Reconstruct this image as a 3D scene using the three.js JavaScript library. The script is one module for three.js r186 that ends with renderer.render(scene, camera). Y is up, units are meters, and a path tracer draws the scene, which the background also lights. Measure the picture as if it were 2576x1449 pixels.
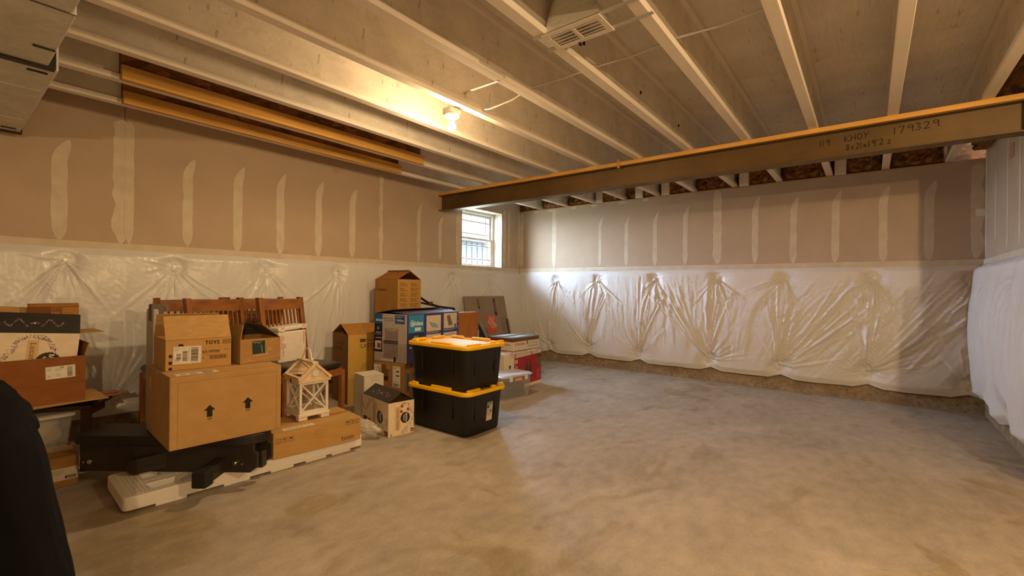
import * as THREE from 'three';
import { RoundedBoxGeometry } from 'three/addons/geometries/RoundedBoxGeometry.js';
import { mergeGeometries, mergeVertices, toCreasedNormals } from 'three/addons/utils/BufferGeometryUtils.js';
import { ImprovedNoise } from 'three/addons/math/ImprovedNoise.js';

// ---------------------------------------------------------------- camera, sky, lamps' levels, exposure
const scene = new THREE.Scene();
const camera = new THREE.PerspectiveCamera(64.35, 2576 / 1449, 0.05, 120);
{
  const yaw = 0.6626, pit = -0.0013;
  camera.position.set(-6.2, 1.177, 4.681);
  camera.lookAt(-6.2 + Math.cos(yaw) * Math.cos(pit), 1.177 + Math.sin(pit), 4.681 - Math.sin(yaw) * Math.cos(pit));
  camera.rotateZ(0.0108);
}
const renderer = new THREE.WebGLRenderer({ antialias: true });
renderer.toneMapping = THREE.LinearToneMapping;
renderer.toneMappingExposure = 1.15;
renderer.shadowMap.enabled = true;
scene.background = new THREE.Color(0.64, 0.8, 1.0);
scene.backgroundIntensity = 80.0;
const WARM = [1.0, 0.69, 0.36];
const BULBS = [{ at: [-3.85, 2.345, 2.275], power: 1.9, down: 3.2, drop: 0 }, { at: [-4.6, 2.28, 6.04], power: 8, drop: 0.07 }, { at: [-7.2, 1.9, 6.59], power: 12, drop: 0.35 }];  // second and third bulbs are out of view, placed to light ceiling and fronts

// ---------------------------------------------------------------- helpers
let seed = 12345;
const rnd = () => { seed = (seed * 1664525 + 1013904223) >>> 0; return seed / 4294967296; };
const rr = (a, b) => a + (b - a) * rnd();
const PN = new ImprovedNoise();
const n3 = (x, y, z) => PN.noise(x, y, z);
const fbm = (x, y, z = 0, o = 4) => { let s = 0, a = 0.5, f = 1; for (let i = 0; i < o; i++) { s += a * PN.noise(x * f + i * 7.3, y * f + i * 3.1, z * f + i); a *= 0.5; f *= 2.03; } return s; };
const clamp = (x, a = 0, b = 1) => Math.min(b, Math.max(a, x));
const sm = (a, b, x) => { const t = clamp((x - a) / (b - a)); return t * t * (3 - 2 * t); };
const lin = (h) => { const c = new THREE.Color(h); return [c.r, c.g, c.b]; };

function canvas(w, h, base, draw) {
  const c = document.createElement('canvas'); c.width = w; c.height = h;
  const g = c.getContext('2d'); g.fillStyle = base; g.fillRect(0, 0, w, h);
  if (draw) draw(g, w, h);
  return c;
}
function tex(c, o = {}) {
  const t = new THREE.CanvasTexture(c);
  if (!o.data) t.colorSpace = THREE.SRGBColorSpace;
  t.wrapS = t.wrapT = THREE.RepeatWrapping; t.anisotropy = 8;
  if (o.rep) t.repeat.set(o.rep[0], o.rep[1]);
  return t;
}
// texture from a function of (u, v) in [0, 1): value grey or rgb (sRGB 0..255)
function fnTex(w, h, f, o = {}) {
  const d = new Uint8Array(w * h * 4);
  for (let y = 0; y < h; y++) for (let x = 0; x < w; x++) {
    const c = f(x / w, y / h, x, y), i = (y * w + x) * 4;
    if (typeof c === 'number') d[i] = d[i + 1] = d[i + 2] = clamp(c, 0, 255); else { d[i] = clamp(c[0], 0, 255); d[i + 1] = clamp(c[1], 0, 255); d[i + 2] = clamp(c[2], 0, 255); }
    d[i + 3] = 255;
  }
  const t = new THREE.DataTexture(d, w, h); t.magFilter = THREE.LinearFilter; t.minFilter = THREE.LinearFilter;
  if (!o.data) t.colorSpace = THREE.SRGBColorSpace;
  t.wrapS = t.wrapT = o.mirror ? THREE.MirroredRepeatWrapping : THREE.RepeatWrapping;
  if (o.rep) t.repeat.set(o.rep[0], o.rep[1]);
  t.needsUpdate = true; return t;
}
const std = (o) => new THREE.MeshStandardMaterial({ roughness: 0.8, ...o });
const phy = (o) => new THREE.MeshPhysicalMaterial({ roughness: 0.6, ...o });

const nonIdx = (g) => (g.index ? g.toNonIndexed() : g);
function bx(w, h, d, x = 0, y = 0, z = 0) { return nonIdx(new THREE.BoxGeometry(w, h, d)).translate(x, y, z); }
function rb(w, h, d, r, x = 0, y = 0, z = 0, s = 2) { return nonIdx(new RoundedBoxGeometry(w, h, d, s, Math.min(r, w / 2.01, h / 2.01, d / 2.01))).translate(x, y, z); }
function box2(a, b) { return bx(b[0] - a[0], b[1] - a[1], b[2] - a[2], (a[0] + b[0]) / 2, (a[1] + b[1]) / 2, (a[2] + b[2]) / 2); }
function rbox2(a, b, r = 0.004) { return rb(b[0] - a[0], b[1] - a[1], b[2] - a[2], r, (a[0] + b[0]) / 2, (a[1] + b[1]) / 2, (a[2] + b[2]) / 2, 1); }
function merge(list) {
  const l = list.map((g) => { const q = nonIdx(g); const r = new THREE.BufferGeometry(); for (const k of ['position', 'normal', 'uv']) r.setAttribute(k, q.attributes[k] ?? new THREE.BufferAttribute(new Float32Array(q.attributes.position.count * 2), 2)); return r; });
  return l.length === 1 ? l[0] : mergeGeometries(l);
}
// uv in metres * s, u running along the axis 'along' where the face has it
function uvm(g, s = 1, along = 0, jitter = true) {
  const q = nonIdx(g), p = q.attributes.position, n = q.attributes.normal, uv = new Float32Array(p.count * 2), ju = jitter ? rnd() : 0, jv = jitter ? rnd() : 0;
  for (let i = 0; i < p.count; i++) {
    const N = [Math.abs(n.getX(i)), Math.abs(n.getY(i)), Math.abs(n.getZ(i))], P = [p.getX(i), p.getY(i), p.getZ(i)];
    const m = N[0] >= N[1] && N[0] >= N[2] ? 0 : N[1] >= N[2] ? 1 : 2, o = [0, 1, 2].filter((k) => k !== m);
    const a = o.includes(along) ? along : o[0], b = o.find((k) => k !== a);
    uv[i * 2] = P[a] * s + ju; uv[i * 2 + 1] = P[b] * s + jv;
  }
  q.setAttribute('uv', new THREE.BufferAttribute(uv, 2)); return q;
}
function tube(pts, r, seg = 24, rad = 6, closed = false) {
  const c = new THREE.CatmullRomCurve3(pts.map((p) => new THREE.Vector3(...p)), closed, 'catmullrom', 0.3);
  return nonIdx(new THREE.TubeGeometry(c, seg, r, rad, closed));
}
function bar(a, b, w, h) {   // a square bar from a to b
  const A = new THREE.Vector3(...a), B = new THREE.Vector3(...b), L = A.distanceTo(B), g = bx(w, h, L);
  const m = new THREE.Matrix4().lookAt(B, A, Math.abs(B.x - A.x) + Math.abs(B.z - A.z) < 1e-4 ? new THREE.Vector3(1, 0, 0) : new THREE.Vector3(0, 1, 0));
  m.setPosition(A.add(B).multiplyScalar(0.5)); return g.applyMatrix4(m);
}
function cyl(r0, r1, h, x = 0, y = 0, z = 0, seg = 20, open = false) { return nonIdx(new THREE.CylinderGeometry(r0, r1, h, seg, 1, open)).translate(x, y, z); }
function prism(pts, depth, bevel = 0) {
  const s = new THREE.Shape(pts.map((p) => new THREE.Vector2(p[0], p[1])));
  return nonIdx(new THREE.ExtrudeGeometry(s, { depth, bevelEnabled: bevel > 0, bevelSize: bevel, bevelThickness: bevel, bevelSegments: 1, curveSegments: 8 }));
}
const used = {};
const numbered = (n) => { used[n] = (used[n] ?? -1) + 1; return used[n] ? n + '_' + String(used[n]).padStart(3, '0') : n; };
const shade = (m) => { m.castShadow = true; m.receiveShadow = true; return m; };
function tag(o, label, category, group) { o.userData.label = label; o.userData.category = category; if (group) o.userData.group = group; return o; }
function thing(name, label, category, pos = [0, 0, 0], turn = 0, group) {
  const o = new THREE.Group(); o.name = numbered(name); o.position.set(...pos); o.rotation.y = turn; scene.add(o); return tag(o, label, category, group);
}
function struct(name) { const o = new THREE.Group(); o.name = name; o.userData.kind = 'structure'; scene.add(o); return o; }
function part(parent, name, geo, mat, label) {
  const m = shade(new THREE.Mesh(Array.isArray(geo) ? merge(geo) : geo, mat)); m.name = name; parent.add(m); if (label) m.userData.label = label; return m;
}
function sub(parent, name, label) { const g = new THREE.Group(); g.name = name; parent.add(g); if (label) g.userData.label = label; return g; }

// ---------------------------------------------------------------- textures and materials
const T = {};
T.card = fnTex(512, 512, (u, v, x, y) => {
  const f = 5 * Math.sin(x * 0.785) * 0.35, n = fbm(u * 6, v * 6, 1, 4) * 22 + n3(u * 90, v * 14, 3) * 5 + n3(u * 200, v * 200, 5) * 4;
  return [186 + f + n, 147 + f + n * 0.9, 90 + f + n * 0.75];
}, { mirror: true });
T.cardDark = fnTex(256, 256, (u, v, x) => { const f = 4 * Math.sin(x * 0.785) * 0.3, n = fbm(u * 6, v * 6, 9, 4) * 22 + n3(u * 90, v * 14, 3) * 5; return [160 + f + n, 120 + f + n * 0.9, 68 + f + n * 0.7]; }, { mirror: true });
T.pine = fnTex(512, 256, (u, v) => {
  const w = v * 9 + fbm(u * 1.5, v * 3, 2, 3) * 1.6, r = Math.abs(Math.sin(w * 3.1)), k = fbm(u * 3, v * 26, 4, 3);
  let kn = 0; for (const [a, b, s] of [[0.2, 0.3, 0.03], [0.55, 0.7, 0.04], [0.83, 0.25, 0.025], [0.4, 0.85, 0.02]]) { const d = Math.hypot((u - a) * 2, v - b) / s; kn += Math.exp(-d * d); }
  const s = 1 - 0.16 * r * r - 0.12 * k - 0.45 * clamp(kn); return [240 * s, 182 * s * (1 - kn * 0.08), 88 * s * (1 - kn * 0.15)];
}, { mirror: true });
T.cherry = fnTex(512, 128, (u, v) => { const k = fbm(u * 4, v * 22, 7, 4), g = fbm(u * 2, v * 3, 3, 3); const s = 1 + 0.35 * k + 0.3 * g; return [142 * s, 88 * s, 38 * s]; }, { mirror: true });
// OSB: overlapping strands, as tone and as relief
const strands = (() => {
  const w = 512, h = 512, a = new Float32Array(w * h).fill(0.5), q = seed; seed = 77;
  for (let i = 0; i < 1500; i++) {
    const x = rnd() * w, y = rnd() * h, t = (rnd() - 0.5) * 1.5, L = rr(14, 46), B = rr(3, 8), v = rr(0.1, 1), c = Math.cos(t), s = Math.sin(t);
    for (let p = -L; p <= L; p += 0.7) for (let o = -B; o <= B; o += 0.7) { const X = ((x + p * c - o * s) % w + w) % w | 0, Y = ((y + p * s + o * c) % h + h) % h | 0; a[Y * w + X] = v + 0.06 * Math.sin(o * 2.1); }
  }
  seed = q; return { w, h, a };
})();
const st = (u, v) => strands.a[(((v % 1 + 1) % 1 * strands.h) | 0) * strands.w + (((u % 1 + 1) % 1 * strands.w) | 0)];
T.osb = fnTex(512, 512, (u, v) => { const s = 0.55 + 0.5 * st(u, v) + 0.15 * fbm(u * 8, v * 8, 2, 3); return [158 * s, 98 * s, 46 * s]; });
T.osbBump = fnTex(512, 512, (u, v) => 255 * (0.75 * st(u, v) + 0.25 * (0.5 + fbm(u * 30, v * 30, 1, 3))), { data: true });
T.paintWood = fnTex(512, 256, (u, v) => { const k = fbm(u * 3, v * 30, 5, 4), g = fbm(u * 5, v * 5, 8, 3), b = sm(0.3, 0.42, fbm(u * 9, v * 16, 11, 3)); const s = 1 + 0.07 * k + 0.05 * g - 0.12 * b; return [236 * s, 226 * s * (1 - b * 0.04), 213 * s * (1 - b * 0.1)]; }, { mirror: true });
T.paintWeb = fnTex(512, 512, (u, v) => { const g = fbm(u * 5, v * 5, 3, 4), k = st(u, v), b = sm(0.26, 0.4, fbm(u * 30, v * 8, 6, 3)); const s = 0.98 + 0.1 * g + 0.04 * (k - 0.5) - 0.2 * b; return [234 * s, 225 * s, 212 * s]; });
T.ply = fnTex(1024, 1024, (u, v) => {   // whitewashed plywood with bare streaks
  const g = fbm(u * 4, v * 4, 2, 4), k = fbm(u * 8, v * 70, 5, 3), b = 0.7 * sm(0.27, 0.42, fbm(u * 7, v * 60, 9, 3) + 0.3 * fbm(u * 3, v * 5, 1, 2)); const s = 0.97 + 0.09 * g + 0.06 * k;
  return [238 * s * (1 - 0.14 * b), 230 * s * (1 - 0.24 * b), 220 * s * (1 - 0.42 * b)];
}, { mirror: true });
T.gyp = fnTex(512, 512, (u, v) => { const g = fbm(u * 5, v * 5, 3, 5), k = n3(u * 160, v * 160, 3); const s = 1 + 0.06 * g + 0.012 * k; return [190 * s, 169 * s, 146 * s]; }, { mirror: true });
T.mud = fnTex(256, 256, (u, v) => { const g = fbm(u * 7, v * 4, 8, 4); const s = 1 + 0.09 * g; return [212 * s, 199 * s, 178 * s]; }, { mirror: true });
T.floor = fnTex(2048, 2048, (u, v) => {
  const X = u * 6, Z = v * 6, wx = fbm(X * 0.7, Z * 0.7, 4, 3), wz = fbm(X * 0.7 + 9, Z * 0.7, 6, 3);
  const a = fbm(X * 0.55 + wx, Z * 0.55 + wz, 1, 5), b = fbm(X * 1.6 + wz * 2, Z * 2.6 + wx * 2, 2, 5), c = fbm(X * 9, Z * 12, 3, 3), d = n3(X * 60, Z * 60, 1) * 0.5 + n3(X * 130, Z * 130, 2) * 0.5;
  const st1 = sm(0.1, 0.3, fbm(X * 0.8 + wz * 3 + 4, Z * 1.3 + wx * 3, 7, 5)), st2 = sm(0.2, 0.3, fbm(X * 1.9 + 20, Z * 3.1 + 3, 8, 4)), pal = sm(0.12, 0.34, fbm(X * 0.9 + 40 + wx * 2, Z * 1.1 + wz * 2, 5, 5));
  const s = 1 + 0.1 * a + 0.13 * b + 0.13 * c + 0.08 * d + 0.06 * fbm(X * 5, Z * 16, 12, 4) - 0.1 * st1 - 0.05 * st2 + 0.07 * pal;
  return [173 * s, 163 * s * (1 - 0.03 * st1 - 0.02 * st2), 150 * s * (1 - 0.12 * st1 - 0.05 * st2 + 0.02 * pal)];
}, { mirror: true });
T.floorRough = fnTex(512, 512, (u, v) => 168 + 60 * fbm(u * 8, v * 8, 3, 4), { data: true, mirror: true });
T.conc = fnTex(1024, 256, (u, v) => {
  const a = fbm(u * 24, v * 6, 1, 5), b = fbm(u * 90, v * 22, 2, 4), pit = sm(0.3, 0.42, fbm(u * 130, v * 32, 5, 2)), rust = sm(0.0, 0.5, fbm(u * 40, v * 6, 9, 4)), s = 1 + 0.3 * a + 0.3 * b - 0.5 * pit;
  return [150 * s, 131 * s * (1 - 0.12 * rust), 104 * s * (1 - 0.24 * rust)];
}, { mirror: true });
T.steel = fnTex(1024, 128, (u, v) => { const a = fbm(u * 10, v * 4, 1, 4), k = fbm(u * 6, v * 50, 4, 3), sc = sm(0.36, 0.45, fbm(u * 60, v * 60, 5, 2)), s = 1 + 0.2 * a + 0.12 * k + 0.25 * sc; return [106 * s, 82 * s, 44 * s]; }, { mirror: true });
T.galv = fnTex(256, 256, (u, v) => { const a = fbm(u * 7, v * 7, 1, 4), b = n3(u * 34, v * 34, 4); const s = 1 + 0.12 * a + 0.05 * b; return [222 * s, 220 * s, 210 * s]; }, { mirror: true });
T.shingle = fnTex(256, 256, (u, v) => 175 + 60 * fbm(u * 20, v * 20, 1, 3));
T.fabric = fnTex(256, 256, (u, v) => 128 + 90 * n3(u * 120, v * 120, 1) + 40 * fbm(u * 8, v * 8, 2, 3), { data: true });
T.batt = fnTex(512, 512, (u, v) => { const a = fbm(u * 7, v * 7, 1, 5), k = fbm(u * 30, v * 60, 4, 3), s = 0.85 + 0.8 * a + 0.35 * k; return [150 * s, 104 * s, 58 * s]; }, { mirror: true });

const M = {};
M.card = std({ map: T.card, roughness: 0.85 });
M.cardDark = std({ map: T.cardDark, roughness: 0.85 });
M.cardEdge = std({ color: 0xb98b57, roughness: 0.9 });
M.pine = std({ map: T.pine, roughness: 0.65 });
M.cherry = phy({ map: T.cherry, roughness: 0.38, clearcoat: 0.35, clearcoatRoughness: 0.25 });
M.osb = std({ map: T.osb, roughness: 0.8, bumpMap: T.osbBump, bumpScale: 0.0012 });
M.flange = std({ map: T.paintWood, roughness: 0.75 });
M.web = std({ map: T.paintWeb, roughness: 0.8, bumpMap: T.osbBump, bumpScale: 0.0016 });
M.ply = std({ map: T.ply, roughness: 0.85 });
M.gyp = std({ map: T.gyp, roughness: 0.88 });
M.mud = std({ map: T.mud, roughness: 0.85 });
M.floor = std({ map: T.floor, roughnessMap: T.floorRough, roughness: 1, bumpMap: T.floorRough, bumpScale: 0.002 });
M.conc = std({ map: T.conc, roughness: 0.92, bumpMap: T.conc, bumpScale: 0.006 });
M.steel = std({ map: T.steel, roughness: 0.5, metalness: 0.25 });
M.galv = std({ map: T.galv, roughness: 0.42, metalness: 0.75 });
M.galvDull = std({ map: T.galv, roughness: 0.5, metalness: 0.12 });
M.darkMetal = std({ color: 0x2b2622, roughness: 0.5, metalness: 0.5 });
M.poly = phy({ color: new THREE.Color(0.74, 0.735, 0.73), roughness: 0.36, clearcoat: 0.35, clearcoatRoughness: 0.24 });
M.polyMatte = phy({ color: new THREE.Color(0.75, 0.742, 0.74), roughness: 0.5, clearcoat: 0.12, clearcoatRoughness: 0.35 });
M.vinyl = std({ color: 0xe9e9e6, roughness: 0.4 });
M.white = std({ color: 0xe2ddd4, roughness: 0.6 });
M.whitePaint = std({ color: 0xe6ded2, roughness: 0.55 });
M.foam = std({ color: 0xe9e4dc, roughness: 0.8 });
M.blackPlastic = phy({ color: 0x121113, roughness: 0.5 });
M.yellow = phy({ color: 0xf2bd0a, roughness: 0.6 });
M.leather = phy({ color: 0x1c1512, roughness: 0.38, clearcoat: 0.2, clearcoatRoughness: 0.4 });
M.vinylBlack = phy({ color: 0x1d1a18, roughness: 0.55, bumpMap: T.fabric, bumpScale: 0.0004 });
M.darkWood = phy({ map: T.cherry, color: 0x5a4a40, roughness: 0.45 });  // dark wood, deepened further for the shade the table stands in
M.frameDark = std({ color: 0x3a332d, roughness: 0.45, metalness: 0.3 });
M.chrome = std({ color: 0xdad8d2, roughness: 0.2, metalness: 1 });
M.tape = phy({ color: 0xb88a52, roughness: 0.25, clearcoat: 0.5 });
M.batt = std({ map: T.batt, roughness: 1 });
M.glass = phy({ color: 0xffffff, transmission: 1, thickness: 0, roughness: 0.02, ior: 1.5 });
M.clear = phy({ color: 0xf8fafc, transmission: 0.88, thickness: 0, roughness: 0.1, ior: 1.4 });
M.rubber = std({ color: 0x161413, roughness: 0.75 });
M.paper = std({ color: 0xe6e2da, roughness: 0.8 });
M.jacket = phy({ specularIntensity: 0.35, color: 0x050508, roughness: 0.85, bumpMap: T.fabric, bumpScale: 0.0004 });
M.ink = std({ color: 0x1d140c, roughness: 0.85 });
// ---------------------------------------------------------------- room shell
T.conc.repeat.set(0.3, 1.1);
const HJ = 2.464, TOP = 2.82, ZW = 5.546, XC = -2.25;
const WIN = { x0: -1.405, x1: -0.478, y0: 1.45, y1: 2.363, d: 0.166 };
const floor = struct('floor');
part(floor, 'slab', uvm(box2([-10.6, -0.15, -0.3], [0.3, 0, 9.2]), 1 / 6, 0, false), M.floor);

const ceiling = struct('ceiling');
{
  const L1 = 10.5, gF = uvm(rb(L1, 0.038, 0.0635, 0.004, 0, 0.019, 0, 1), 0.5, 0), gT = gF.clone().translate(0, TOP - HJ - 0.038, 0), gW = uvm(bx(L1, TOP - HJ - 0.076, 0.0095, 0, (TOP - HJ) / 2, 0), 0.9, 0);
  const L2 = 8.4, hF = uvm(rb(L2, 0.038, 0.0635, 0.004, 0, 0.019, 0, 1), 0.5, 0), hT = hF.clone().translate(0, TOP - HJ - 0.038, 0), hW = uvm(bx(L2, TOP - HJ - 0.076, 0.0095, 0, (TOP - HJ) / 2, 0), 0.9, 0);
  for (let i = 9; i >= -8; i--) {
    const j = sub(ceiling, 'joist'), far = i < -1, z = 4.8372 - i * 0.4877 - 0.03175;
    j.position.set(far ? -6.3 : -5.15, HJ, z);
    part(j, 'bottom_flange', far ? hF : gF, M.flange); part(j, 'top_flange', far ? hT : gT, M.flange); part(j, 'web', far ? hW : gW, M.web);
  }
  const pg = uvm(bx(1.2194, 0.018, 2.4394), 0.8, 0);
  for (let a = 0; a < 9; a++) for (let b = 0; b < 4; b++) {
    const p = part(ceiling, 'subfloor_panel', pg, M.ply); p.position.set(-10.2 + a * 1.22, TOP + 0.009, 0.3 + (a % 2 ? -0.6 : 0.5) + b * 2.44);
  }
  part(ceiling, 'added_cover_slab', box2([-10.8, TOP + 0.018, -0.5], [0.5, TOP + 0.14, 9.6]), M.ply);  // slab added above the panels to keep sky light out of their gaps
  // painted squash blocks standing beside some joists on the far sill
  for (const z of [4.42, 3.46, 2.49, 2.12, 1.5]) part(ceiling, 'squash_block', uvm(rb(0.04, TOP - 2.45, 0.105, 0.003, -0.03, (TOP + 2.45) / 2, z, 1), 0.5, 1), M.flange);
}

const wallLeft = struct('wall_left');
{
  const c = (a, b) => uvm(box2(a, b), 1, 0, false);
  part(wallLeft, 'concrete', [c([-10.6, 0, -0.3], [WIN.x0, TOP, -0.016]), c([WIN.x1, 0, -0.3], [0.3, TOP, -0.016]), c([WIN.x0, 0, -0.3], [WIN.x1, WIN.y0, -0.016]), c([WIN.x0, WIN.y1, -0.3], [WIN.x1, TOP, -0.016])], M.conc);
  const p = (x0, x1, y0, y1) => part(wallLeft, 'drywall_panel', uvm(rbox2([x0 + 0.001, y0, -0.016], [x1 - 0.001, y1, 0], 0.003), 0.6, 0), M.gyp);
  p(-10.5, -7.67, 1.46, TOP); p(-7.67, -5.23, 1.46, TOP); p(-5.23, -2.79, 1.46, TOP); p(-2.79, WIN.x0, 1.46, TOP); p(WIN.x0, WIN.x1, WIN.y1, TOP); p(WIN.x1, -0.001, 1.46, TOP);
}
const wallBack = struct('wall_back');
{
  part(wallBack, 'concrete', uvm(box2([0.016, 0, -0.016], [0.3, 2.445, 9.2]), 1, 2, false), M.conc);
  part(wallBack, 'sill_plate', uvm(rbox2([0.016, 2.445, 0], [0.16, 2.463, ZW], 0.003), 0.5, 2), M.pine);
  part(wallBack, 'rim_board', uvm(box2([0.16, 2.445, -0.016], [0.3, TOP + 0.02, 9.2]), 0.9, 2), M.osb);
  for (const [a, b] of [[0.001, 3.15], [3.15, ZW - 0.001]]) part(wallBack, 'drywall_panel', uvm(rbox2([0, 1.46, a], [0.016, 2.45, b], 0.003), 0.6, 2), M.gyp);
}
const wallRight = struct('wall_right');
{
  part(wallRight, 'concrete', uvm(box2([XC, 0, ZW + 0.016], [0.016, TOP, ZW + 0.2]), 1, 0, false), M.conc);
  for (const [a, b] of [[XC, -0.46], [-0.46, -0.001]]) part(wallRight, 'drywall_panel', uvm(rbox2([a, 1.46, ZW], [b, 2.6, ZW + 0.016], 0.003), 0.6, 0), M.gyp);
  part(wallRight, 'corner_return', uvm(box2([XC, 0, ZW + 0.2], [XC + 0.2, TOP, 9.2]), 0.6, 2), M.gyp);
}
const wallFront = struct('wall_front');
part(wallFront, 'drywall_panel', uvm(box2([-10.6, 0, 9.0], [XC, TOP, 9.2]), 0.6, 0), M.gyp);
const wallFar = struct('wall_behind');
part(wallFar, 'drywall_panel', uvm(box2([-10.6, 0, -0.016], [-10.4, TOP, 9.2]), 0.6, 2), M.gyp);

// joint compound: thin bands of dried plaster on the boards, ragged where the knife left them
function mudBand(w, y0, y1, rag, hook, sd) {
  const L = [], R = [], n = Math.max(10, ((y1 - y0) / 0.03) | 0);
  for (let i = 0; i <= n; i++) {
    const t = i / n, y = y0 + (y1 - y0) * t, ends = Math.min(1, Math.sqrt(Math.max(0, Math.min(t * 9, (1 - t) * (hook ? 7 : 1e3))) + 0.02)), sh = hook * Math.pow(clamp((t - 0.78) / 0.22), 1.6);
    const a = fbm(y * 7, sd, 1, 4) * rag * 2, b = fbm(y * 7, sd + 31, 4, 4) * rag * 2;
    L.push([-w / 2 * ends + sh + a + (hook ? 0.25 * w * (t > 0.9 ? 1 : 0) * 0 : 0), y]); R.push([w / 2 * ends + sh + b, y]);
  }
  const g = prism([...R, ...L.reverse()], 0.0016);
  const uv = g.attributes.uv; for (let i = 0; i < uv.count; i++) uv.setXY(i, uv.getX(i) * 2 + sd, uv.getY(i) * 2);
  return g;
}
const putBand = (wall, g, pos, turn, mat = M.mud) => { const m = part(wall, 'joint_compound', g, mat); m.position.set(...pos); m.rotation.y = turn; return m; };
{
  let k = 1;
  for (const [x, a, b, w] of [[-5.985, 1.52, 1.78, 0.07], [-5.6, 1.49, 2.235, 0.085], [-4.8, 1.5, 2.27, 0.075], [-4.4, 1.475, 2.285, 0.08], [-4.005, 1.48, 2.3, 0.075], [-3.6, 1.48, 2.295, 0.075], [-3.19, 1.5, 2.29, 0.075], [-2.21, 1.49, 2.27, 0.06], [-1.83, 1.55, 2.15, 0.06]]) putBand(wallLeft, mudBand(w, a, b, 0.006, 0.05, k++ * 3.7), [x, 0, 0], 0);
  putBand(wallLeft, mudBand(0.11, 1.49, 2.47, 0.022, 0, 51), [-5.245, 0, 0], 0); putBand(wallLeft, mudBand(0.06, 1.49, 2.47, 0.004, 0, 57), [-5.2, 0, 0.0016], 0);
  putBand(wallLeft, mudBand(0.05, 1.49, 2.52, 0.02, 0, 63), [-2.8, 0, 0], 0);
  putBand(wallLeft, mudBand(0.1, 2.2, 2.42, 0.02, 0, 64), [-6.02, 0, 0], 0);
  putBand(wallLeft, mudBand(0.075, 1.5, 2.43, 0.006, 0, 66), [-0.42, 0, 0], 0); putBand(wallLeft, mudBand(0.05, 1.5, 2.43, 0.012, 0, 67), [-0.3, 0, 0], 0); putBand(wallLeft, mudBand(0.055, 1.5, 2.46, 0.006, 0, 69), [-0.03, 0, 0], 0);
  putBand(wallLeft, mudBand(0.1, 1.5, 2.36, 0.012, 0, 71), [-1.47, 0, 0], 0);
  const R = Math.PI / 2 * -1;
  for (const [z, a, b, w] of [[1.5, 1.52, 2.25, 0.05], [1.92, 1.5, 2.22, 0.055], [2.34, 1.5, 2.24, 0.06], [2.75, 1.5, 2.28, 0.06], [3.58, 1.5, 2.31, 0.065], [3.98, 1.49, 2.26, 0.065], [4.38, 1.49, 2.28, 0.07], [4.79, 1.49, 2.285, 0.07], [5.15, 1.49, 2.29, 0.075]]) putBand(wallBack, mudBand(w, a, b, 0.005, 0.045, k++ * 3.7), [0, 0, z], R);
  putBand(wallBack, mudBand(0.075, 1.5, 2.445, 0.004, 0, 83), [0, 0, 0.69], R);
  putBand(wallBack, mudBand(0.1, 1.5, 2.44, 0.018, 0, 91), [0, 0, 3.15], R);
  putBand(wallBack, mudBand(0.04, 1.5, 2.44, 0.003, 0, 93), [-0.0016, 0, 3.14], R);
  putBand(wallBack, mudBand(0.085, 1.5, 2.42, 0.02, 0, 97), [0, 0, 5.49], R);
  putBand(wallBack, mudBand(0.07, 1.5, 2.44, 0.01, 0, 98), [0, 0, 0.035], R);
  for (const [z, s] of [[0.33, 1], [0.62, 2], [1.05, 3], [1.4, 4], [1.85, 5], [2.2, 6]]) putBand(wallBack, mudBand(0.09, 2.405, 2.44, 0.01, 0, 100 + s), [0, 0, z], R);
  for (const [x, a, b, w] of [[-0.46, 1.6, 2.26, 0.05], [-0.89, 1.5, 2.42, 0.045], [-1.27, 1.52, 2.5, 0.06], [-1.66, 1.5, 2.4, 0.06]]) putBand(wallRight, mudBand(w, a, b, 0.003, 0, k++ * 3.7), [x, 0, ZW - 0.0016], 0);
  putBand(wallRight, mudBand(0.07, 1.5, 2.58, 0.004, 0, 121), [-0.035, 0, ZW - 0.0016], 0);
  const torn = part(wallRight, 'torn_paper', mudBand(0.15, 2.2, 2.32, 0.03, 0, 133), M.cardEdge, 'torn tan patch of board paper'); torn.position.set(-1.02, 0.02, ZW - 0.003);
}
// pale tape strips that close the boards above the insulation
{
  const strip = (L, sd) => { const pts = [], lo = []; for (let i = 0; i <= 60; i++) { const x = L * i / 60; pts.push([x, 1.492 + 0.008 * fbm(x * 1.3, sd, 1, 3)]); lo.push([x, 1.437 + 0.012 * fbm(x * 1.1, sd + 9, 2, 3)]); } return prism([...lo, ...pts.reverse()], 0.006, 0.0015); };
  const a = part(wallLeft, 'tape_strip', strip(10.4, 3), M.mud); a.position.set(-10.4, 0, 0.001);
  const b = part(wallBack, 'tape_strip', strip(ZW, 5), M.mud); b.position.set(-0.007, 0, 0); b.rotation.y = -Math.PI / 2;
  const c = part(wallRight, 'tape_strip', strip(2.23, 7), M.mud); c.position.set(-2.24, 0, ZW - 0.008);
}

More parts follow.
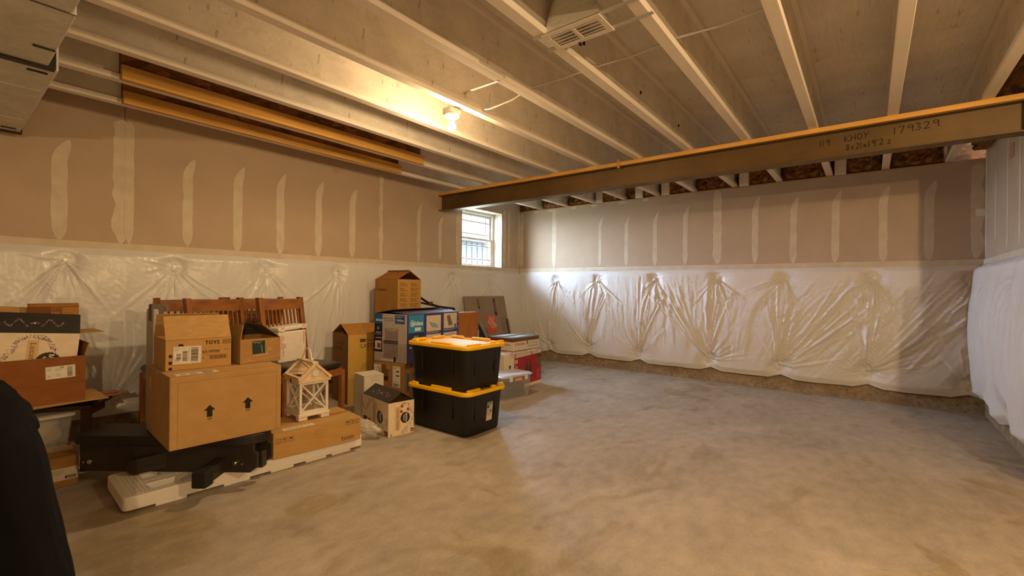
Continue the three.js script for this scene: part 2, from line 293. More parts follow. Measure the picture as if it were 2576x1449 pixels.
// ---------------------------------------------------------------- white faced insulation blankets, pinned so that they pucker
function blanket(o) {
  const nx = Math.round(o.L / o.step), ny = Math.round((o.y1 - o.y0) / o.step), folds = [], q = seed; seed = o.seed;
  const add = (x, y, ang, len, w, a, bend) => folds.push({ x, y, c: Math.cos(ang), s: Math.sin(ang), len, w, a, bend });
  for (const [px, py, k] of o.pins) {
    const lowPin = py < 0.6, dir = lowPin ? Math.PI / 2 : -Math.PI / 2;
    for (let i = 0; i < (o.many || 15); i++) add(px, py, dir + rr(-0.95, 0.95) + (k || 0), rr(0.28, 0.75), rr(0.005, 0.013), rr(0.006, 0.014) * (o.crisp || 1), rr(-0.12, 0.12));
    for (let i = 0; i < 16; i++) add(px, py, rr(0, 6.28), rr(0.12, 0.3), rr(0.006, 0.01), rr(0.004, 0.008), rr(-0.1, 0.1));
  }
  for (const [ax, ay, bx_, by] of o.pulls || []) {
    const L = Math.hypot(bx_ - ax, by - ay), an = Math.atan2(by - ay, bx_ - ax);
    for (let i = 0; i < 16; i++) folds.push({ x: ax, y: ay, ...(() => { const q = an + rr(-0.2, 0.2); return { c: Math.cos(q), s: Math.sin(q) }; })(), len: L * rr(0.75, 1.05), w: rr(0.005, 0.013), a: rr(0.005, 0.012), bend: rr(-0.12, 0.12), both: true });
  }
  seed = q;
  const T0 = o.thick, dep = (x, y) => {
    const ty = (y - o.y0) / (o.y1 - o.y0), lift = o.bottom ? o.bottom(x) : 0;
    let d = T0 * (0.62 + 0.38 * Math.sin(Math.PI * clamp(ty * 0.9 + 0.02))), pull = 0;
    for (const [px, py] of o.pins) { const r2 = ((x - px) ** 2 + (y - py) ** 2); if (r2 < 0.35) pull = Math.max(pull, 0.9 * Math.exp(-r2 / 0.006) + 0.62 * Math.exp(-Math.sqrt(r2) / 0.13)); }
    d *= 1 - clamp(pull, 0, 0.93);
    let wr = 0;
    for (const f of folds) {
      const dx = x - f.x, dy = y - f.y, t = (dx * f.c + dy * f.s) / f.len;
      if (t < 0.015 || t > 1) continue;
      const e = -dx * f.s + dy * f.c - f.bend * f.len * t * t, w = f.w * (0.35 + 1.3 * t) , k = e / w;
      if (k > 3 || k < -3) continue;
      const env = f.both ? Math.pow(Math.sin(Math.PI * clamp(t, 0.02, 0.98)), 0.6) : Math.min(1, t * 9) * (1 - t) ;
      wr += f.a * env * (Math.exp(-k * k) - 0.45 * Math.exp(-(k - 1.4) * (k - 1.4)));
    }
    const X = x - (o.slant ? o.slant(x) : 0) * (y - 0.8), rg = (v) => 1 - Math.min(1, Math.abs(v) * 5);
    d += wr + 0.0085 * fbm(X * 7, y * 2.0, o.seed, 3) + (o.ridge || 0.006) * (rg(fbm(X * 6 + 0.6 * fbm(x * 3, y * 3, 2, 2), y * 1.1, o.seed + 9, 2)) - 0.3) * sm(0.0, 0.2, ty) * sm(0, 0.25, 1 - ty) + 0.005 * fbm(X * 19, y * 6, o.seed + 4, 3) + (o.fine || 0) * (rg(0.7 * fbm(X * 17 + 0.8 * fbm(x * 5, y * 5, 4, 2), y * 1.5, o.seed + 21, 2)) - 0.3) * sm(0.05, 0.3, ty) * sm(0, 0.3, 1 - ty) + 0.0016 * n3(x * 46, y * 38, o.seed);
    if (o.vfold) d += o.vfold * (0.6 * Math.sin(x * 17 + 2 * fbm(x * 2, y * 0.9, 3, 2)) + fbm(X * 6, y * 0.7, 5, 2)) * sm(0, 0.25, 1 - ty) * (0.4 + 0.6 * (1 - ty));
    d *= sm(-0.01, 0.05, 1 - ty) * 0.94 + 0.06;
    const hem = sm(0, 0.07, y - o.y0); d = d * (0.45 + 0.55 * hem);
    return Math.max(0.004, d + (lift ? 0.0 : 0));
  };
  const pos = [], uv = [], idx = [], row = nx + 1;
  const add3 = (x, y, d) => pos.push(...o.map(x, y, d));
  for (let j = -1; j <= ny + 1; j++) for (let i = 0; i <= nx; i++) {
    const x = o.L * i / nx, jj = clamp(j, 0, ny), t = jj / ny, yb = o.y0 + (o.bottom ? o.bottom(x) : 0), y = yb + (o.y1 - yb) * t, edge = i === 0 || i === nx;
    add3(x, y + (j < 0 ? 0.004 : 0), j < 0 || j > ny ? 0.001 : edge ? dep(x, y) * 0.5 : dep(x, o.y0 + (o.y1 - o.y0) * t)); uv.push(x, y);
  }
  for (let j = 0; j < ny + 2; j++) for (let i = 0; i < nx; i++) { const a = j * row + i, b = a + 1, c = a + row, d = c + 1; if (o.flip) idx.push(a, c, b, b, c, d); else idx.push(a, b, c, b, d, c); }
  const g = new THREE.BufferGeometry(); g.setAttribute('position', new THREE.Float32BufferAttribute(pos, 3)); g.setAttribute('uv', new THREE.Float32BufferAttribute(uv, 2)); g.setIndex(idx); g.computeVertexNormals();
  return g;
}
const pinGeo = merge([cyl(0.011, 0.011, 0.004, 0, 0, 0, 10).rotateX(Math.PI / 2), cyl(0.004, 0.004, 0.01, 0, 0, 0.003, 8).rotateX(Math.PI / 2)]);
{
  const wob = (s, a) => (x) => a * fbm(x * 1.1, s, 1, 3) + 0.0;
  // left wall, x from -10.3 to -0.02
  const pl = [[-5.568, 1.345], [-4.897, 1.32], [-4.147, 1.33], [-3.371, 1.333], [-2.4, 1.31], [-1.592, 1.3], [-0.751, 1.304], [-6.3, 1.33], [-7.1, 1.33], [-5.3, 0.27], [-4.5, 0.25], [-3.7, 0.25], [-2.7, 0.25], [-1.7, 0.25], [-0.7, 0.25]];
  const b1 = thing('insulation_blanket', 'long white plastic-faced insulation blanket pinned below the tan boards, behind the piled boxes', 'insulation');
  part(b1, 'facing', blanket({ L: 7.6, y0: 0.14, y1: 1.447, step: 0.0105, thick: 0.06, seed: 11, crisp: 1.3, ridge: 0.004, bottom: wob(2, 0.05), pins: pl.map(([x, y]) => [x + 7.62, y]), map: (x, y, d) => [x - 7.62, y, d] }), M.poly);
  for (const [x, y] of pl.slice(0, 7)) { const p = part(b1, 'pin', pinGeo, M.galv); p.position.set(x, y, 0.012); }
  // back wall, z from 0.02 to 5.52
  const pb = [[0.765, 1.295], [1.493, 1.304], [2.359, 1.319], [3.162, 1.322], [3.906, 1.319], [4.724, 1.316], [5.47, 1.294], [0.621, 0.215], [1.326, 0.245], [2.12, 0.23], [3.073, 0.25], [3.852, 0.245], [4.657, 0.277], [5.43, 0.235]];
  const hem = (z) => { let d = 0.03; for (const [pz, py] of pb.slice(7)) d = Math.max(d, 0.075 - 0.35 * Math.abs(z - pz)); return d - 0.02 + 0.02 * fbm(z * 2, 4, 1, 3); };
  const b2 = thing('insulation_blanket', 'white plastic-faced insulation blanket on the far wall above a bare concrete strip', 'insulation');
  part(b2, 'facing', blanket({ L: 5.5, y0: 0.13, y1: 1.447, step: 0.0105, thick: 0.06, seed: 23, bottom: hem, slant: (x) => 0.75 * sm(3.0, 4.3, x), ridge: 0.007, fine: 0.006, many: 20, pins: pb.map(([z, y], i) => [z - 0.02, y, i > 9 ? -0.45 : i > 3 && i < 7 ? -0.35 : 0]), pulls: [[0.6, 0.215, 0.745, 1.295], [1.306, 0.245, 1.473, 1.304], [2.1, 0.23, 2.339, 1.319], [3.05, 0.25, 2.339, 1.319], [3.832, 0.245, 3.886, 1.319], [3.832, 0.245, 4.704, 1.316], [3.05, 0.25, 3.142, 1.322], [4.637, 0.277, 5.45, 1.294], [4.637, 0.277, 4.704, 1.316]], map: (x, y, d) => [-d, y, x + 0.02] }), M.polyMatte);
  for (const [z, y] of pb) { const p = part(b2, 'pin', pinGeo, M.galv); p.position.set(-0.012, y, z); p.rotation.y = -Math.PI / 2; }
  // right wall, a looser sheet that hangs in vertical folds; x measured from the corner
  const pr = [[0.35, 1.33], [1.35, 1.33], [0.5, 0.3], [1.2, 0.25]];
  const b3 = thing('insulation_blanket', 'loose white insulation blanket bulging out of the wall at the right edge', 'insulation');
  part(b3, 'facing', blanket({ L: 2.16, y0: 0.17, y1: 1.447, step: 0.0115, thick: 0.12, seed: 37, vfold: 0.02, bottom: (x) => 0.05 * Math.sin(x * 5 + 1) * Math.sin(x * 2.3) + 0.03 * fbm(x * 3, 1, 4, 2), pins: pr, map: (x, y, d) => [-0.075 - x, y, ZW - d] }), M.polyMatte);
}

// ---------------------------------------------------------------- window in the left wall
{
  const w = struct('window_1'), { x0, x1, y0, y1, d } = WIN, cx = (x0 + x1) / 2, W = x1 - x0, H = y1 - y0;
  part(w, 'drywall_return', [box2([x0 - 0.0, y0, -0.3], [x0 + 0.008, y1, 0]), box2([x1 - 0.008, y0, -0.3], [x1, y1, 0]), box2([x0, y1 - 0.008, -0.3], [x1, y1, 0])], M.mud);
  part(w, 'sill', rbox2([x0, y0, -0.3], [x1, y0 + 0.012, 0.004], 0.003), M.vinyl);
  const fr = (x0, x1, y0, y1, za, zb, t) => [rbox2([x0, y0, za], [x0 + t, y1, zb], 0.004), rbox2([x1 - t, y0, za], [x1, y1, zb], 0.004), rbox2([x0 + t, y0, za], [x1 - t, y0 + t, zb], 0.004), rbox2([x0 + t, y1 - t, za], [x1 - t, y1, zb], 0.004)];
  part(w, 'window_frame', fr(x0 + 0.008, x1 - 0.008, y0 + 0.012, y1 - 0.008, -d - 0.09, -d, 0.038), M.vinyl);
  const ym = 1.925, a = x0 + 0.046, b = x1 - 0.046;
  for (const [n, ya, yb, z] of [['upper_sash', ym - 0.02, y1 - 0.046, -d - 0.06], ['lower_sash', y0 + 0.05, ym + 0.02, -d - 0.025]]) {
    const s = sub(w, n);
    part(s, 'sash_frame', fr(a, b, ya, yb, z - 0.02, z + 0.02, 0.036), M.vinyl);
    part(s, 'pane', box2([a + 0.03, ya + 0.03, z - 0.003], [b - 0.03, yb - 0.03, z + 0.003]), M.glass);
    for (const f of [0.25, 0.72]) part(s, 'muntin', rbox2([a + 0.034, ya + (yb - ya) * f - 0.011, z - 0.008], [b - 0.034, ya + (yb - ya) * f + 0.011, z + 0.008], 0.003), M.vinyl);
    for (const f of [0.13, 0.87]) part(s, 'muntin', rbox2([a + (b - a) * f - 0.01, ya + 0.034, z - 0.007], [a + (b - a) * f + 0.01, yb - 0.034, z + 0.007], 0.003), M.vinyl);
  }
  for (const f of [0.35, 0.82]) part(w, 'sash_latch', rb(0.09, 0.022, 0.03, 0.006, x0 + W * f, y0 + 0.075, -d + 0.008), M.vinyl);
}
// ---------------------------------------------------------------- what the window looks out on
{
  const ground = struct('ground_outside');
  part(ground, 'lawn', box2([-40, 0.9, -60], [60, 1.25, -0.32]), std({ color: 0x8f8a74, roughness: 1 }));
  const h = thing('neighbouring_house', 'pale blue neighbouring house with a light shingled roof, outside the window', 'house', [2.2, 1.25, -7.2]);
  const sid = std({ color: new THREE.Color(0.0065, 0.0095, 0.0135), roughness: 0.8 }), whi = std({ color: new THREE.Color(0.03, 0.034, 0.04), roughness: 0.7 });
  part(h, 'wall', box2([0, 0, -6], [11, 1.72, 0]), sid);
  for (let i = 0; i < 36; i++) part(h, 'batten', bx(0.045, 1.66, 0.03, 0.15 + i * 0.3, 0.83, 0.012), sid);
  part(h, 'fascia', rbox2([-0.4, 1.62, 0.02], [11.4, 1.8, 0.42], 0.01), whi);
  const roof = sub(h, 'roof');
  const rm = std({ map: T.shingle, color: 0x444444, roughness: 0.9 });
  for (let i = 0; i < 12; i++) { const s = part(roof, 'shingle_course', uvm(rb(12, 0.03, 0.36, 0.004, 0, 0, 0, 1), 0.5, 0), rm); s.position.set(5.5, 1.86 + i * 0.185, 0.3 - i * 0.26); s.rotation.x = 0.56; }
  const rake = part(h, 'rake_board', bar([3.2, 1.9, 0.46], [6.6, 3.1, 0.46], 0.06, 0.2), whi); rake.name = 'rake_board';
}
// ---------------------------------------------------------------- steel beam with its timber plate and marker writing
const inkTex = (w, h, draw) => { const c = document.createElement('canvas'); c.width = w; c.height = h; const g = c.getContext('2d'); g.clearRect(0, 0, w, h); draw(g, w, h); const t = new THREE.CanvasTexture(c); t.colorSpace = THREE.SRGBColorSpace; return t; };
function decal(parent, name, w, h, t, pos, rot = [0, 0, 0], rough = 0.8) {
  const m = part(parent, name, new THREE.PlaneGeometry(w, h), std({ map: t, transparent: true, alphaTest: 0, roughness: rough })); m.position.set(...pos); m.rotation.set(...rot); m.castShadow = false; return m;
}
{
  const b = thing('steel_beam', 'long brown-grey steel beam with marker writing crossing under the joists', 'beam', [-1.801, 2.216, 0]);
  const L = ZW - 0.004, Z = L / 2 + 0.002, D = 0.21;
  part(b, 'bottom_flange', uvm(rb(0.134, 0.0102, L, 0.003, 0, 0.0051, Z, 1), 0.4, 2), M.steel);
  part(b, 'top_flange', uvm(rb(0.134, 0.0102, L, 0.003, 0, D - 0.0051, Z, 1), 0.4, 2), M.steel);
  part(b, 'web', uvm(bx(0.0065, D - 0.02, L, 0, D / 2, Z), 0.4, 2), M.steel);
  part(b, 'timber_plate', uvm(rb(0.14, 0.038, L, 0.004, 0, D + 0.019, Z, 1), 0.5, 2), M.pine, 'pale pine plate along the top');
  const hand = inkTex(1024, 256, (g, w, h) => {
    g.strokeStyle = 'rgba(22,16,10,0.92)'; g.lineWidth = 6; g.lineCap = 'round'; g.lineJoin = 'round';
    const F = { 1: [[[0, 0], [0, 1]]], 9: [[[0.7, 0.15], [0.3, 0], [0.05, 0.25], [0.3, 0.5], [0.65, 0.35], [0.7, 0.1], [0.68, 1]]], K: [[[0, 0], [0, 1]], [[0.7, 0], [0, 0.55], [0.75, 1]]], H: [[[0, 0], [0, 1]], [[0.65, 0], [0.65, 1]], [[0, 0.5], [0.65, 0.5]]], O: [[[0.3, 0], [0, 0.3], [0.05, 0.8], [0.35, 1], [0.65, 0.7], [0.6, 0.2], [0.3, 0]]], Y: [[[0, 0], [0.3, 0.45], [0.75, 0]], [[0.3, 0.45], [0.2, 1]]], 7: [[[0, 0.05], [0.65, 0], [0.25, 1]]], 3: [[[0.05, 0.1], [0.4, 0], [0.6, 0.2], [0.25, 0.48], [0.65, 0.7], [0.4, 1], [0, 0.92]]], 2: [[[0, 0.2], [0.3, 0], [0.6, 0.2], [0.4, 0.6], [0, 1], [0.7, 0.95]]], 8: [[[0.55, 0.1], [0.2, 0], [0.1, 0.25], [0.5, 0.6], [0.5, 0.9], [0.15, 1], [0.05, 0.75], [0.5, 0.35], [0.55, 0.1]]], x: [[[0, 0.45], [0.45, 0.9]], [[0.45, 0.45], [0, 0.9]]], "'": [[[0.1, 0], [0.05, 0.2]]] };
    const write = (s, x, y, hh, ww, rise) => { for (const c of s) { if (F[c]) for (const p of F[c]) { g.beginPath(); p.forEach(([a, q], i) => { const X = x + a * ww, Y = y + q * hh; i ? g.lineTo(X, Y) : g.moveTo(X, Y); }); g.stroke(); } x += ww * (c === '1' || c === "'" ? 0.55 : 1.0); y -= rise; } };
    write('119', 40, 60, 60, 44, 2); write('KHOY', 250, 45, 62, 52, 2); write('179329', 640, 40, 66, 60, 3); write("8x21x19'2", 262, 140, 60, 40, 1.5); write('2', 590, 150, 40, 30, 0);
  });
  decal(b, 'marker_writing', 0.78, 0.19, hand, [-0.0045, 0.105, 4.72], [0, -Math.PI / 2, 0]);
  const clip = part(b, 'strap_clip', [rb(0.004, 0.09, 0.03, 0.001, -0.074, D + 0.02, 2.66, 1)], M.cardEdge);
}

// ---------------------------------------------------------------- bare repair boards nailed along two joists
{
  const nail = cyl(0.0035, 0.0035, 0.003, 0, 0, 0, 8).rotateX(Math.PI / 2);
  for (const [zr, xa, xb, xo, lab] of [[0.936, -5.45, -2.97, -3.01, 'bare strand board and pine plank nailed to a joist, upper of the two repairs'], [0.448, -5.34, -2.88, -2.895, 'bare strand board and pine plank nailed to the joist nearest the left wall']]) {
    const r = thing('joist_repair', lab, 'repair', [xa, HJ, zr - 0.0635], 0, null), L = xb - xa;
    part(r, 'osb_panel', uvm(box2([0, 0.04, 0.0345], [xo - xa, TOP - HJ - 0.04, 0.058]), 0.8, 0), M.osb);
    part(r, 'pine_plank', uvm(rbox2([0, -0.004, 0.0638], [L, 0.09, 0.1], 0.004), 0.5, 0), M.pine);
    part(r, 'filler_strip', uvm(rbox2([0, 0.092, 0.058], [L - 0.03, 0.18, 0.07], 0.003), 0.5, 0), M.osb);
    for (let i = 0; i < 30; i++) { const m = part(r, 'nail', nail, M.galv); m.position.set(0.05 + (L - 0.1) * i / 29 + rr(-0.02, 0.02), 0.02 + (i % 3) * 0.024 + rr(-0.006, 0.006), 0.1015); }
  }
}

// ---------------------------------------------------------------- brown insulation batts stuffed into the joist ends
function battGeo(w, h, d, sd) {   // a pillow of fibre, facing -x, w along z
  const g = new THREE.BoxGeometry(d, h, w, 6, 22, 34), p = g.attributes.position;
  for (let i = 0; i < p.count; i++) {
    const x = p.getX(i), y = p.getY(i), z = p.getZ(i), f = (0.5 - x / d), e = sm(0, 0.14, 0.5 - Math.abs(z / w)) * sm(0, 0.12, 0.5 - Math.abs(y / h));
    const b = 0.05 * fbm(z * 7, y * 9, sd, 3) + 0.034 * (1 - Math.abs(fbm(z * 16, y * 20, sd + 3, 3)) * 4) + 0.012 * n3(z * 60, y * 60, sd);
    p.setX(i, x - f * (b - 0.04 * (1 - e)) - 0); p.setY(i, y * (1 - 0.02 * f)); 
  }
  g.computeVertexNormals(); return g;
}
{
  const gs = [battGeo(0.41, 0.34, 0.11, 3), battGeo(0.41, 0.34, 0.11, 17), battGeo(0.41, 0.34, 0.11, 29)], half = battGeo(0.3, 0.34, 0.11, 41);
  let proto;
  const order = ['the bay nearest the left wall', 'second bay from the left wall', 'third bay from the left wall', 'fourth bay from the left wall', 'fifth bay from the left wall', 'sixth bay from the left wall', 'fifth bay from the right wall', 'fourth bay from the right wall', 'third bay from the right wall', 'second bay from the right wall', 'the bay nearest the right wall'];
  for (let i = 9; i >= -1; i--) {
    const zc = 4.8372 - i * 0.4877 - 0.03175 - 0.244;
    if (zc < 0.1) { const t = thing('insulation_batt', 'narrow brown fibre batt above the far wall in ' + order[9 - i], 'insulation', [0.06, 2.64, zc], 0, 'brown batts in the joist ends'); part(t, 'fibre', half, M.batt).scale.z = 0.9; continue; }
    const t = thing('insulation_batt', 'brown fibre batt above the far wall in ' + order[9 - i], 'insulation', [0.06, 2.642, zc], 0, 'brown batts in the joist ends');
    part(t, 'fibre', gs[(i + 9) % 3], M.batt);
  }
  const t = thing('insulation_batt', 'long brown fibre batt above the steel beam along the right wall', 'insulation', [-1.1, 2.66, ZW + 0.0], 0);
  part(t, 'fibre', battGeo(1.9, 0.31, 0.1, 55).rotateY(-Math.PI / 2).translate(0, 0, -0.07), M.batt);
}

// ---------------------------------------------------------------- bare bulb on its box
function bulbFixture(name, label, at, power, drop = 0, down = 0) {
  const [x, y, z] = at, t = thing(name, label, 'light', [x, y, z]);
  if (drop) part(t, 'cord', cyl(0.005, 0.005, drop + 0.08, 0, 0.12 + (drop + 0.08) / 2, 0, 10), M.white);  // cord only for the bulbs out of view
  part(t, 'junction_box', [rb(0.1, 0.05, 0.1, 0.012, 0, 0.105, 0), bx(0.03, 0.03, 0.05, 0, 0.115, 0.03)], M.galvDull);
  const prof = [[0, 0.082], [0.058, 0.082], [0.058, 0.074], [0.05, 0.066], [0.026, 0.06], [0.022, 0.04], [0, 0.04]].map(([a, b]) => new THREE.Vector2(a, b));
  part(t, 'lamp_holder', new THREE.LatheGeometry(prof.reverse(), 32), M.white);
  part(t, 'bulb_neck', cyl(0.014, 0.018, 0.02, 0, 0.036, 0, 20), M.white);
  const bp = []; for (let i = 0; i <= 20; i++) { const a = Math.PI * i / 20 * 0.86; bp.push(new THREE.Vector2(0.032 * Math.sin(a), -0.032 * Math.cos(a))); } bp.push(new THREE.Vector2(0.013, 0.034));
  const glow = std({ color: 0xfff3dd, emissive: new THREE.Color(1, 0.82, 0.5), emissiveIntensity: 6, roughness: 0.4 });
  part(t, 'bulb', new THREE.LatheGeometry(bp, 28), glow, 'glowing round bulb');
  const l = new THREE.PointLight(new THREE.Color(...WARM), power); l.castShadow = true; l.shadow.radius = 1.5; l.shadow.mapSize.set(2048, 2048); l.position.set(0, -0.003, 0); t.add(l);
  if (down) {   // the lamp's plastic foot makes it throw most of its light downwards
    const k = new THREE.SpotLight(new THREE.Color(...WARM), down, 0, Math.PI / 2 - 0.01, 0.22); k.castShadow = true; k.shadow.radius = 1.5; k.position.set(0, -0.003, 0); k.target.position.set(0, -1, 0); t.add(k, k.target);
  }
  return t;
}
bulbFixture('ceiling_bulb', 'bare glowing bulb in a white holder under a ceiling joist', BULBS[0].at, BULBS[0].power, 0, BULBS[0].down);
bulbFixture('ceiling_bulb', 'unseen bare bulb out of the picture on the right, placed to light the far wall', BULBS[1].at, BULBS[1].power, BULBS[1].drop);  // out of view, lights the far wall up to the shadow edge
bulbFixture('ceiling_bulb', 'unseen bare bulb behind the camera, placed to light the ceiling and the fronts of things', BULBS[2].at, BULBS[2].power, BULBS[2].drop);  // out of view, hung low to light the joist bays, duct and foam

// ---------------------------------------------------------------- duct trunk, upper left
{
  const d = thing('air_duct', 'long square sheet-metal air duct under the joists at the upper left', 'duct', [-6.1, 2.19, 0]);
  part(d, 'duct_section', uvm(rb(0.5, 0.26, 1.46, 0.006, 0.04, 0.132, 0.86, 1), 1, 2), M.galvDull);
  part(d, 'duct_section', uvm(rb(0.5, 0.26, 0.66, 0.006, 0.0, 0.132, 1.96, 1), 1, 2), M.galvDull);
  part(d, 'duct_section', uvm(rb(0.5, 0.26, 2.6, 0.006, -0.012, 0.132, 3.6, 1), 1, 2), M.galvDull);
  part(d, 'slip_joint', [rb(0.512, 0.275, 0.05, 0.004, 0.02, 0.131, 1.61, 1)], M.darkMetal, 'dark slip joint between two sections');
  part(d, 'end_flange', [rb(0.52, 0.28, 0.03, 0.004, 0.04, 0.131, 0.115, 1)], M.darkMetal);
  for (const [x, z] of [[0.24, 0.22], [0.235, 1.52], [0.22, 1.86]]) part(d, 'drive_tab', [rb(0.07, 0.005, 0.016, 0.002, x - 0.01, -0.001, z, 1)], M.darkMetal);
  part(d, 'seam', [bx(0.5, 0.002, 0.003, 0.0, 0.0015, 2.293)], M.darkMetal);
  for (const z of [0.5, 1.2, 2.9]) part(d, 'crease', [bx(0.5, 0.0025, 0.004, 0.02, 0.0015, z)], M.galv);
}

// ---------------------------------------------------------------- register and its boot hung between two joists
{
  const r = thing('ceiling_register', 'white louvred ceiling register hung on two metal straps below an open duct boot', 'vent', [-4.2, 2.448, 3.517]);
  part(r, 'strap', [rb(0.024, 0.004, 0.58, 0.001, 0.071, 0.013, 0.072, 1)], M.galv); part(r, 'strap', [rb(0.024, 0.004, 0.58, 0.001, -0.071, 0.013, 0.072, 1)], M.galv);
  const fs = new THREE.Shape([[-0.083, -0.162], [0.083, -0.162], [0.083, 0.162], [-0.083, 0.162]].map((q) => new THREE.Vector2(...q)));
  for (const k of [-1, 1]) fs.holes.push(new THREE.Path([[-0.055, k * 0.009], [0.055, k * 0.009], [0.055, k * 0.135], [-0.055, k * 0.135]].map((q) => new THREE.Vector2(...q))));
  part(r, 'frame', nonIdx(new THREE.ExtrudeGeometry(fs, { depth: 0.004, bevelEnabled: true, bevelSize: 0.0015, bevelThickness: 0.0015, bevelSegments: 1 })).rotateX(Math.PI / 2).translate(0, 0.007, 0), M.whitePaint);
  for (const s of [-1, 1]) for (let i = 0; i < 4; i++) { const l = part(r, 'louvre', rb(0.027, 0.003, 0.122, 0.001, 0, 0, 0, 1), M.whitePaint); l.position.set(-0.04 + i * 0.027, 0.006, s * 0.072); l.rotation.z = 0.5; }
  part(r, 'back_plate', [bx(0.12, 0.002, 0.29, 0, 0.0165, 0)], M.whitePaint);  // white plate put in behind the louvres so their gaps stay pale
  for (const s of [-1, 1]) part(r, 'screw', cyl(0.004, 0.004, 0.003, -0.03, 0.001, s * 0.149, 10), M.galvDull);
  const boot = sub(r, 'duct_boot');
  const w = 0.125, l = 0.29, t = 0.0012;
  part(boot, 'collar', [bx(t, 0.05, l, -w / 2, 0.045, 0), bx(t, 0.05, l, w / 2, 0.045, 0), bx(w, 0.05, t, 0, 0.045, -l / 2), bx(w, 0.05, t, 0, 0.045, l / 2)], M.galvDull);
  const sec = []; for (let k = 0; k <= 6; k++) { const q = k / 6, ring = []; for (let a = 0; a < 32; a++) { const an = a / 32 * Math.PI * 2, c = Math.cos(an), s = Math.sin(an), e = 1 / Math.max(Math.abs(c), Math.abs(s)); const sq = [c * e * w / 2, s * e * l / 2], ro = [c * 0.075, s * 0.075 - 0.04]; ring.push([sq[0] + (ro[0] - sq[0]) * q, 0.07 + q * 0.16, sq[1] + (ro[1] - sq[1]) * q]); } sec.push(ring); }
  part(boot, 'transition', loft(sec), M.galvDull);
  part(boot, 'round_pipe', [cyl(0.078, 0.078, 0.1, 0, 0.28, -0.04, 28, true)], M.darkMetal);
  part(r, 'damper_lever', [rb(0.02, 0.014, 0.012, 0.002, 0.085, -0.004, -0.03, 1)], M.rubber);
}
function loft(rings, capA = false, capB = false) {
  const n = rings[0].length, pos = rings.flat(2), idx = [], uv = [];
  rings.forEach((r, j) => r.forEach((p, i) => uv.push(i / n, j / (rings.length - 1))));
  for (let j = 0; j < rings.length - 1; j++) for (let i = 0; i < n; i++) { const a = j * n + i, b = j * n + (i + 1) % n, c = a + n, d = b + n; idx.push(a, c, b, b, c, d); }
  const cap = (j, fl) => { const c = pos.length / 3, r = rings[j]; pos.push(...[0, 1, 2].map((k) => r.reduce((s, p) => s + p[k], 0) / n)); uv.push(0.5, 0.5); for (let i = 0; i < n; i++) { const a = j * n + i, b = j * n + (i + 1) % n; fl ? idx.push(c, b, a) : idx.push(c, a, b); } };
  if (capA) cap(0, false); if (capB) cap(rings.length - 1, true);
  const g = new THREE.BufferGeometry(); g.setAttribute('position', new THREE.Float32BufferAttribute(pos, 3)); g.setAttribute('uv', new THREE.Float32BufferAttribute(uv, 2)); g.setIndex(idx); g.computeVertexNormals(); return g;
}

// ---------------------------------------------------------------- cable, hanger strap, wire clips on the joists
{
  const c = thing('electrical_cable', 'thin white electrical cable running through the ceiling joists', 'cable', [0, 0, 0]);
  const Y = 2.548, pts = [[-3.62, 2.52, 2.36], [-3.66, 2.49, 2.5], [-3.66, 2.5, 2.7], [-3.655, Y, 2.853], [-3.66, Y - 0.012, 3.1], [-3.662, Y, 3.341], [-3.672, Y - 0.016, 3.58], [-3.69, Y, 3.828], [-3.7, Y - 0.02, 4.07], [-3.71, Y, 4.316]];
  part(c, 'sheath', tube(pts, 0.0048, 80, 7), M.white);
  part(c, 'sheath', tube(pts.map(([x, y, z], i) => [x - 0.012 - (i % 2 ? 0.012 : 0), y - 0.004 - (i % 2 ? 0.014 : 0), z]), 0.0042, 80, 7), M.white);
  const s = thing('hanger_strap', 'bent metal hanger strap between two joists beside the glowing bulb', 'strap', [0, 0, 0]);
  part(s, 'strip', [bar([-4.01, 2.462, 2.84], [-3.82, 2.575, 2.375], 0.02, 0.0025), bar([-3.82, 2.575, 2.376], [-3.822, 2.49, 2.378], 0.02, 0.0025)], M.galv);
  const w = thing('wire_run', 'thin dark wire held by black clips along a joist near the register', 'wire', [0, 0, 0]);
  part(w, 'wire', tube([[-3.95, 2.622, 3.348], [-3.0, 2.606, 3.35], [-2.15, 2.617, 3.35], [-1.75, 2.62, 3.35]], 0.003, 60, 6), M.whitePaint);
  for (const x of [-3.837, -2.995, -2.15]) part(w, 'clip', rb(0.014, 0.022, 0.012, 0.003, x, 2.61, 3.352, 1), M.rubber);
}
{
  const b = thing('outlet_box', 'small white square plate on the far wall beside the right corner', 'outlet', [-0.0, 1.94, 5.515], -Math.PI / 2);
  part(b, 'plate', rb(0.07, 0.07, 0.012, 0.004, 0, 0, 0.006), M.vinyl); part(b, 'button', rb(0.018, 0.018, 0.006, 0.002, 0, 0, 0.014), M.vinyl);
}
// ---------------------------------------------------------------- cartons
const FS = 'sans-serif', FR = 'serif';
function noiseOver(g, w, h, amp = 9) { const im = g.getImageData(0, 0, w, h), d = im.data; for (let y = 0; y < h; y++) for (let x = 0; x < w; x++) { const i = (y * w + x) * 4, n = (fbm(x / w * 5, y / h * 5, w * 0.01, 3) * 1.6 + n3(x * 0.5, y * 0.08, 2) * 0.3) * amp; d[i] += n; d[i + 1] += n * 0.9; d[i + 2] += n * 0.8; } g.putImageData(im, 0, 0); }
function face(w, h, base, draw, rough = 0.82) { return std({ map: tex(canvas(w, h, base, (g) => { draw(g, w, h); noiseOver(g, w, h); })), roughness: rough }); }
const KR = '#bb935a', INK = '#241608';
function txt(g, s, x, y, px, col = INK, font = FS, wt = 'bold', rot = 0, align = 'left') { g.save(); g.translate(x, y); g.rotate(rot); g.fillStyle = col; g.font = wt + ' ' + px + 'px ' + font; g.textAlign = align; g.textBaseline = 'alphabetic'; g.fillText(s, 0, 0); g.restore(); }
